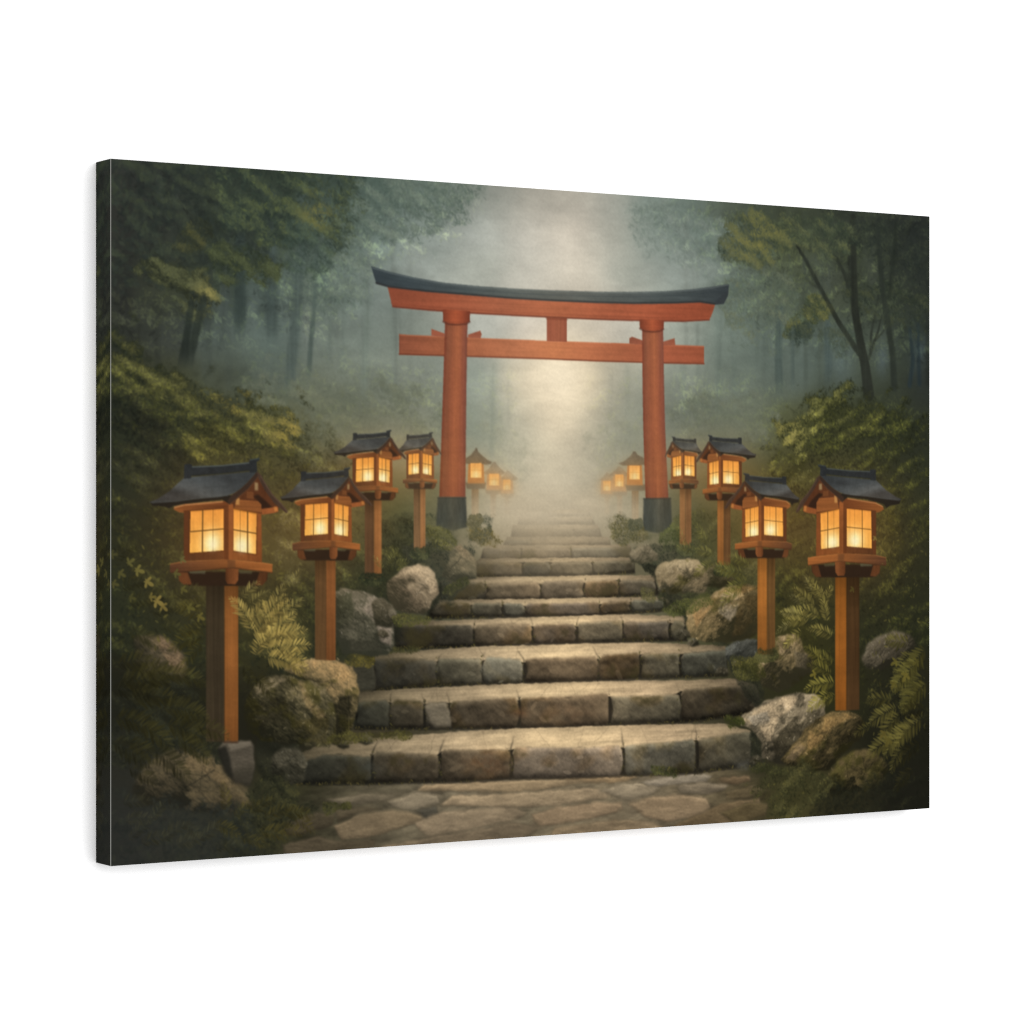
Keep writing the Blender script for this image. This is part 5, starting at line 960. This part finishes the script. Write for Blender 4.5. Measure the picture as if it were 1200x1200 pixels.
ferns([(878, 665, -2.3, 34), (872, 672, -2.8, 40), (880, 680, 3.0, 44), (862, 668, -2.5, 34), (870, 688, 2.9, 40)], (132, 126, 62), 1, .8)
ferns([(455, 664, -1.2, 22), (462, 662, -.7, 24), (450, 668, -1.9, 20), (505, 640, -.6, 24), (500, 632, -1.0, 20), (512, 642, -.2, 22)], (134, 128, 70), 1, .8)
ferns([(770, 905, -2.2, 9), (776, 904, -1.6, 10), (782, 905, -.9, 10), (768, 907, 2.9, 8), (788, 906, -.4, 9)], (116, 106, 52), 1.3, .85)
for x, y, s, t, c in [(1050, 775, 9, 2.6, (98, 90, 40)), (1062, 790, 11, 2.2, (104, 94, 42)), (1048, 800, 9, 2.0, (88, 80, 36)), (1036, 858, 9, 2.4, (92, 82, 38)), (1042, 866, 10, 2.0, (86, 78, 36)), (1075, 775, 9, 2.7, (84, 78, 36)), (955, 790, 8, 2.8, (118, 106, 44)), (1000, 690, 6, 2.5, (76, 68, 32)), (1026, 630, 5, 2.3, (118, 108, 56)), (1034, 645, 5, 2.0, (110, 98, 50))]:
    (cx, cy), = T([(x, y)]); stamp([cx], [cy], [s * 1.15], [t], [C3(c)], [.8], 'maple')
for _ in range(260):                              # stray lit leaves on both banks
    left = rng.random() < .5
    x = rng.uniform(140, 330) if left else rng.uniform(1015, 1085); y = rng.uniform(610, 860) if not left else rng.uniform(610, 760)
    if left and (200 < x < 325 and y < 690 or 236 < x < 283): continue
    if not left and x < 1030 and y < 690: continue
    (cx, cy), = T([(x, y)]); stamp([cx], [cy], [rng.uniform(2, 4)], [rng.uniform(0, 3)], [C3((92, 86, 42)) * rng.uniform(.6, 1.25)], [rng.uniform(.25, .6)], 'leaf')

# ==================================================================== FINISH
for x, y, r, a in LIT:                            # the warm bloom the painter put round every lamp
    glow(x, y, r, r * 1.1, (236, 156, 70), a * .32)
glow(660, 380, 170, 190, (214, 204, 182), .05)
soft = blur(IMG, .9); IMG = soft + 1.08 * (IMG - soft)   # brushed softness
IMG *= (1 + .012 * N_BR + .012 * N_GRIT)[..., None]
IMG = np.clip(IMG, 0, 255).astype(np.float32)
# ---- end of painting

# ============================================================================
#  The thing itself, in metres
# ============================================================================
import bpy

E_WHITE = 1.65                                    # how much brighter than a perfect white sheet at exposure 0 the lamps make the print
HH = 0.6096; WW = 1.5 * HH; DEPTH = 0.0505 * HH   # 24 x 36 inch, bars 1.25 inch deep
FPX = 3366.0                                      # focal length in units of 1/1200 of the picture's width
TH = math.radians(31.95)
scene = bpy.context.scene
col = scene.collection

# canvas frame of reference: x along its width, z up, y into the wall; camera at the origin of the measurements
d_l = FPX / 829.2 * HH; x_l = (129.6 - 600) / 829.2 * HH
U = np.array([math.cos(TH), math.sin(TH), 0.0]); N_IN = np.array([-math.sin(TH), math.cos(TH), 0.0])
HANG = 1.5                                        # height of the canvas's middle above the floor
ORG = np.array([x_l, d_l, HANG])                  # middle of the left front edge

lin = lambda c: np.where(c <= 10.31, c / 255 / 12.92, ((c / 255 + .055) / 1.055)**2.4)


def material(name, rough=.8, spec=.0):
    m = bpy.data.materials.new(name); m.use_nodes = True; b = m.node_tree.nodes['Principled BSDF']
    b.inputs['Roughness'].default_value = rough; b.inputs['Specular IOR Level'].default_value = spec
    return m, m.node_tree, b


m_ink, nt, b = material('printed_cotton_canvas', .75, .0)
at = nt.nodes.new('ShaderNodeAttribute'); at.attribute_name = 'ink'
tc = nt.nodes.new('ShaderNodeTexCoord')           # the weave: threads crossing every 0.6 mm
wv = []
for k, ax in enumerate(('X', 'Z')):
    w = nt.nodes.new('ShaderNodeTexWave'); w.wave_type = 'BANDS'; w.bands_direction = ax
    w.inputs['Scale'].default_value = 520; w.inputs['Distortion'].default_value = .6; w.inputs['Detail'].default_value = 1
    nt.links.new(tc.outputs['Object'], w.inputs['Vector']); wv.append(w)
mu = nt.nodes.new('ShaderNodeMath'); mu.operation = 'MULTIPLY'
nt.links.new(wv[0].outputs['Fac'], mu.inputs[0]); nt.links.new(wv[1].outputs['Fac'], mu.inputs[1])
bp = nt.nodes.new('ShaderNodeBump'); bp.inputs['Strength'].default_value = .06; bp.inputs['Distance'].default_value = .0002
nt.links.new(mu.outputs[0], bp.inputs['Height']); nt.links.new(bp.outputs['Normal'], b.inputs['Normal'])
nt.links.new(at.outputs['Color'], b.inputs['Base Color'])

m_edge, nt, b = material('bare_canvas_fold', .9, .0)
nz = nt.nodes.new('ShaderNodeTexNoise'); nz.inputs['Scale'].default_value = 90
cr = nt.nodes.new('ShaderNodeValToRGB'); cr.color_ramp.elements[0].color = (.12, .12, .11, 1); cr.color_ramp.elements[1].color = (.28, .28, .26, 1)
nt.links.new(nz.outputs['Fac'], cr.inputs['Fac']); nt.links.new(cr.outputs['Color'], b.inputs['Base Color'])

m_wall, nt, b = material('white_wall_paint', .9, .0)
nz = nt.nodes.new('ShaderNodeTexNoise'); nz.inputs['Scale'].default_value = 3
cr = nt.nodes.new('ShaderNodeValToRGB'); cr.color_ramp.elements[0].color = (.90, .90, .90, 1); cr.color_ramp.elements[1].color = (.92, .92, .92, 1)
nt.links.new(nz.outputs['Fac'], cr.inputs['Fac']); nt.links.new(cr.outputs['Color'], b.inputs['Base Color'])

m_wood, nt, b = material('stretcher_pine', .7, .1)
nz = nt.nodes.new('ShaderNodeTexNoise'); nz.inputs['Scale'].default_value = 40
cr = nt.nodes.new('ShaderNodeValToRGB'); cr.color_ramp.elements[0].color = (.42, .30, .18, 1); cr.color_ramp.elements[1].color = (.55, .41, .26, 1)
nt.links.new(nz.outputs['Fac'], cr.inputs['Fac']); nt.links.new(cr.outputs['Color'], b.inputs['Base Color'])


def mesh_from(name, verts, quads, mat, ink=None, parent=None):
    me = bpy.data.meshes.new(name)
    me.vertices.add(len(verts)); me.vertices.foreach_set('co', np.asarray(verts, np.float32).ravel())
    nq = len(quads); me.loops.add(nq * 4); me.loops.foreach_set('vertex_index', np.asarray(quads, np.int32).ravel())
    me.polygons.add(nq); me.polygons.foreach_set('loop_start', np.arange(0, nq * 4, 4, dtype=np.int32))
    me.update(calc_edges=True)
    if ink is not None:
        a = me.attributes.new('ink', 'FLOAT_COLOR', 'POINT')
        a.data.foreach_set('color', np.c_[ink, np.ones(len(ink))].astype(np.float32).ravel())
    me.materials.append(mat); o = bpy.data.objects.new(name, me); col.objects.link(o)
    if parent is not None: o.parent = parent
    return o


# the canvas print: an Empty at the middle of its lower edge that carries all its parts
root = bpy.data.objects.new('canvas_print', None); col.objects.link(root)
root['label'] = 'stretched canvas print of misty stone stairs and a red gate, hung on a white wall'
root['category'] = 'canvas print'
MID = ORG + U * (WW / 2); root.location = (MID[0], MID[1], HANG - HH / 2); root.rotation_euler = (0, 0, TH)


def local(u, v, w):                               # u 0..1 along the width, v 0..1 down from the top, w metres into the wall
    u, v, w = np.broadcast_arrays(np.asarray(u, float), v, w)
    return np.stack([(u - .5) * WW, w, (1 - v) * HH], -1)


# ink at the corners of the grid
BEV = 0.0005                                      # the fold of the cloth along the left edge
pad = np.pad(IMG, ((1, 1), (1, 1), (0, 0)), mode='edge')
INK = (pad[:-1, :-1] + pad[1:, :-1] + pad[:-1, 1:] + pad[1:, 1:]) / 4
INK_L = np.clip(lin(INK) / E_WHITE, 0, .92)
ui = np.arange(W + 1) / W; vi = np.arange(H + 1) / H
ui = BEV / WW + ui * (1 - BEV / WW)               # starts just right of the fold
GU, GV = np.meshgrid(ui, vi); FRONT = local(GU, GV, np.zeros_like(GU)).reshape(-1, 3); FINK = INK_L.reshape(-1, 3)
j, i = np.mgrid[0:H, 0:W]; A = (j * (W + 1) + i); QUADS = np.stack([A, A + W + 1, A + W + 2, A + 1], -1).reshape(-1, 4)
ID = IDS.reshape(-1)


def piece(name, sel, parent):
    q = QUADS[sel]; used, inv = np.unique(q, return_inverse=True)
    return mesh_from(name, FRONT[used], inv.reshape(-1, 4), m_ink, FINK[used], parent)


pic = piece('painted_forest', ID == 0, root); pic['label'] = 'misty green forest printed behind the stair and lanterns'
made = {}
SEEN_MIN = 6
for k in range(1, len(MOTIFS)):
    name, par, label = MOTIFS[k]
    if par is not None: continue
    kids = [n for n in range(1, len(MOTIFS)) if MOTIFS[n][1] == k]
    sel = ID == k; own = int(sel.sum())
    kid_sel = [(n, ID == n) for n in kids]; kid_sel = [(n, s_) for n, s_ in kid_sel if s_.sum() >= SEEN_MIN]
    if own == 0 and not kid_sel: continue
    o = piece(name, sel, root) if own else None
    if o is None:
        o = bpy.data.objects.new(name, None); col.objects.link(o); o.parent = root
    if label: o['label'] = label
    for n, s_ in kid_sel: piece(MOTIFS[n][0], s_, o)

# cloth wrapped round the bars: the picture's own edge strip mirrored over the fold
nd = 24; wd = np.linspace(0, 1, nd + 1)
strip = int(DEPTH / WW * W); sv = int(DEPTH / HH * H)


def wrap(name, pos, ink):
    n, m = pos.shape[:2]; jj, ii = np.mgrid[0:n - 1, 0:m - 1]; a = jj * m + ii
    return mesh_from(name, pos.reshape(-1, 3), np.stack([a, a + 1, a + m + 1, a + m], -1).reshape(-1, 4), m_ink, ink.reshape(-1, 3), root)


kk = np.clip((wd * strip).astype(int), 0, W); kv = np.clip((wd * sv).astype(int), 0, H)
dp = BEV + wd * (DEPTH - BEV)
VV, DD = np.meshgrid(vi, dp, indexing='ij'); wrap('wrapped_side', local(np.zeros_like(VV), VV, DD), INK_L[:, kk])
VV, DD = np.meshgrid(vi, wd * DEPTH, indexing='ij'); wrap('wrapped_side', local(np.ones_like(VV), VV, DD), INK_L[:, W - kk][:, :])
UU, DD = np.meshgrid(ui, wd * DEPTH, indexing='ij'); wrap('wrapped_side', local(UU, np.zeros_like(UU), DD), INK_L[kv].transpose(1, 0, 2))
UU, DD = np.meshgrid(ui, wd * DEPTH, indexing='ij'); wrap('wrapped_side', local(UU, np.ones_like(UU), DD), INK_L[H - kv].transpose(1, 0, 2))
# pale worn fold down the left edge
fv = np.linspace(0, 1, 60); r0 = local(np.zeros(60), fv, np.full(60, BEV)); r1 = local(np.full(60, BEV / WW), fv, np.zeros(60))
fold = mesh_from('canvas_fold', np.r_[r0, r1], np.stack([np.arange(59), np.arange(59) + 1, np.arange(59) + 61, np.arange(59) + 60], -1), m_edge, None, root)
fold['label'] = 'thin pale fold line down the left front edge'
# pine stretcher bars inside the cloth
bv = []; bq = []


def bar(x0, x1, z0, z1, y0, y1):
    n = len(bv); bv.extend([(x, y, z) for x in (x0, x1) for y in (y0, y1) for z in (z0, z1)])
    for f in ((0, 1, 3, 2), (4, 6, 7, 5), (0, 4, 5, 1), (2, 3, 7, 6), (0, 2, 6, 4), (1, 5, 7, 3)): bq.append([n + q for q in f])


e = .0012; bw = .038
bar(-WW / 2 + e, -WW / 2 + bw, e, HH - e, e, DEPTH - e); bar(WW / 2 - bw, WW / 2 - e, e, HH - e, e, DEPTH - e)
bar(-WW / 2 + bw, WW / 2 - bw, e, bw, e, DEPTH - e); bar(-WW / 2 + bw, WW / 2 - bw, HH - bw, HH - e, e, DEPTH - e)
mesh_from('stretcher_bars', bv, bq, m_wood, None, root)

# the wall it hangs on
GAP = 0.0012
c0 = MID + N_IN * (DEPTH + GAP); wl = 4.0
wall = mesh_from('wall', [tuple(c0 - U * wl)[:2] + (0,), tuple(c0 + U * wl)[:2] + (0,), tuple(c0 + U * wl)[:2] + (3.2,), tuple(c0 - U * wl)[:2] + (3.2,)], [[0, 1, 2, 3]], m_wall)
wall['kind'] = 'structure'; wall['label'] = 'plain white wall behind the canvas'

# camera: level, square to nothing but the horizon
cam = bpy.data.cameras.new('camera'); co = bpy.data.objects.new('camera', cam); col.objects.link(co)
co.location = (0, 0, HANG - .0 + (600.5 - 600) / FPX * 2.5); co.rotation_euler = (math.pi / 2, 0, 0)
cam.sensor_width = 36; cam.lens = FPX / 1200 * 36; cam.clip_start = .05; cam.clip_end = 60
scene.camera = co

# soft white studio light: even surround plus one big softbox high on the right
world = bpy.data.worlds.new('World'); scene.world = world; world.use_nodes = True
bg = world.node_tree.nodes['Background']; bg.inputs['Color'].default_value = (1, 1, 1, 1); bg.inputs['Strength'].default_value = AMB = 1.17


def softbox(name, loc, target, size, power):
    l = bpy.data.lights.new(name, 'AREA'); l.shape = 'RECTANGLE'; l.size, l.size_y = size; l.energy = power
    o = bpy.data.objects.new(name, l); col.objects.link(o); o.location = loc
    d = np.array(target) - np.array(loc); from mathutils import Vector
    o.rotation_euler = Vector(d).to_track_quat('-Z', 'Y').to_euler(); return o


front = -N_IN
softbox('softbox', tuple(MID + front * 4.6 + U * 1.1 + np.array([0, 0, 1.0])), tuple(MID), (3.4, 3.0), 135)

scene.render.engine = 'CYCLES'
scene.view_settings.view_transform = 'Standard'; scene.view_settings.look = 'None'
scene.view_settings.exposure = 0; scene.view_settings.gamma = 1; scene.view_settings.use_curve_mapping = False
scene.cycles.use_denoising = False
scene.cycles.filter_width = 1.25; scene.cycles.max_bounces = 4; scene.cycles.diffuse_bounces = 2
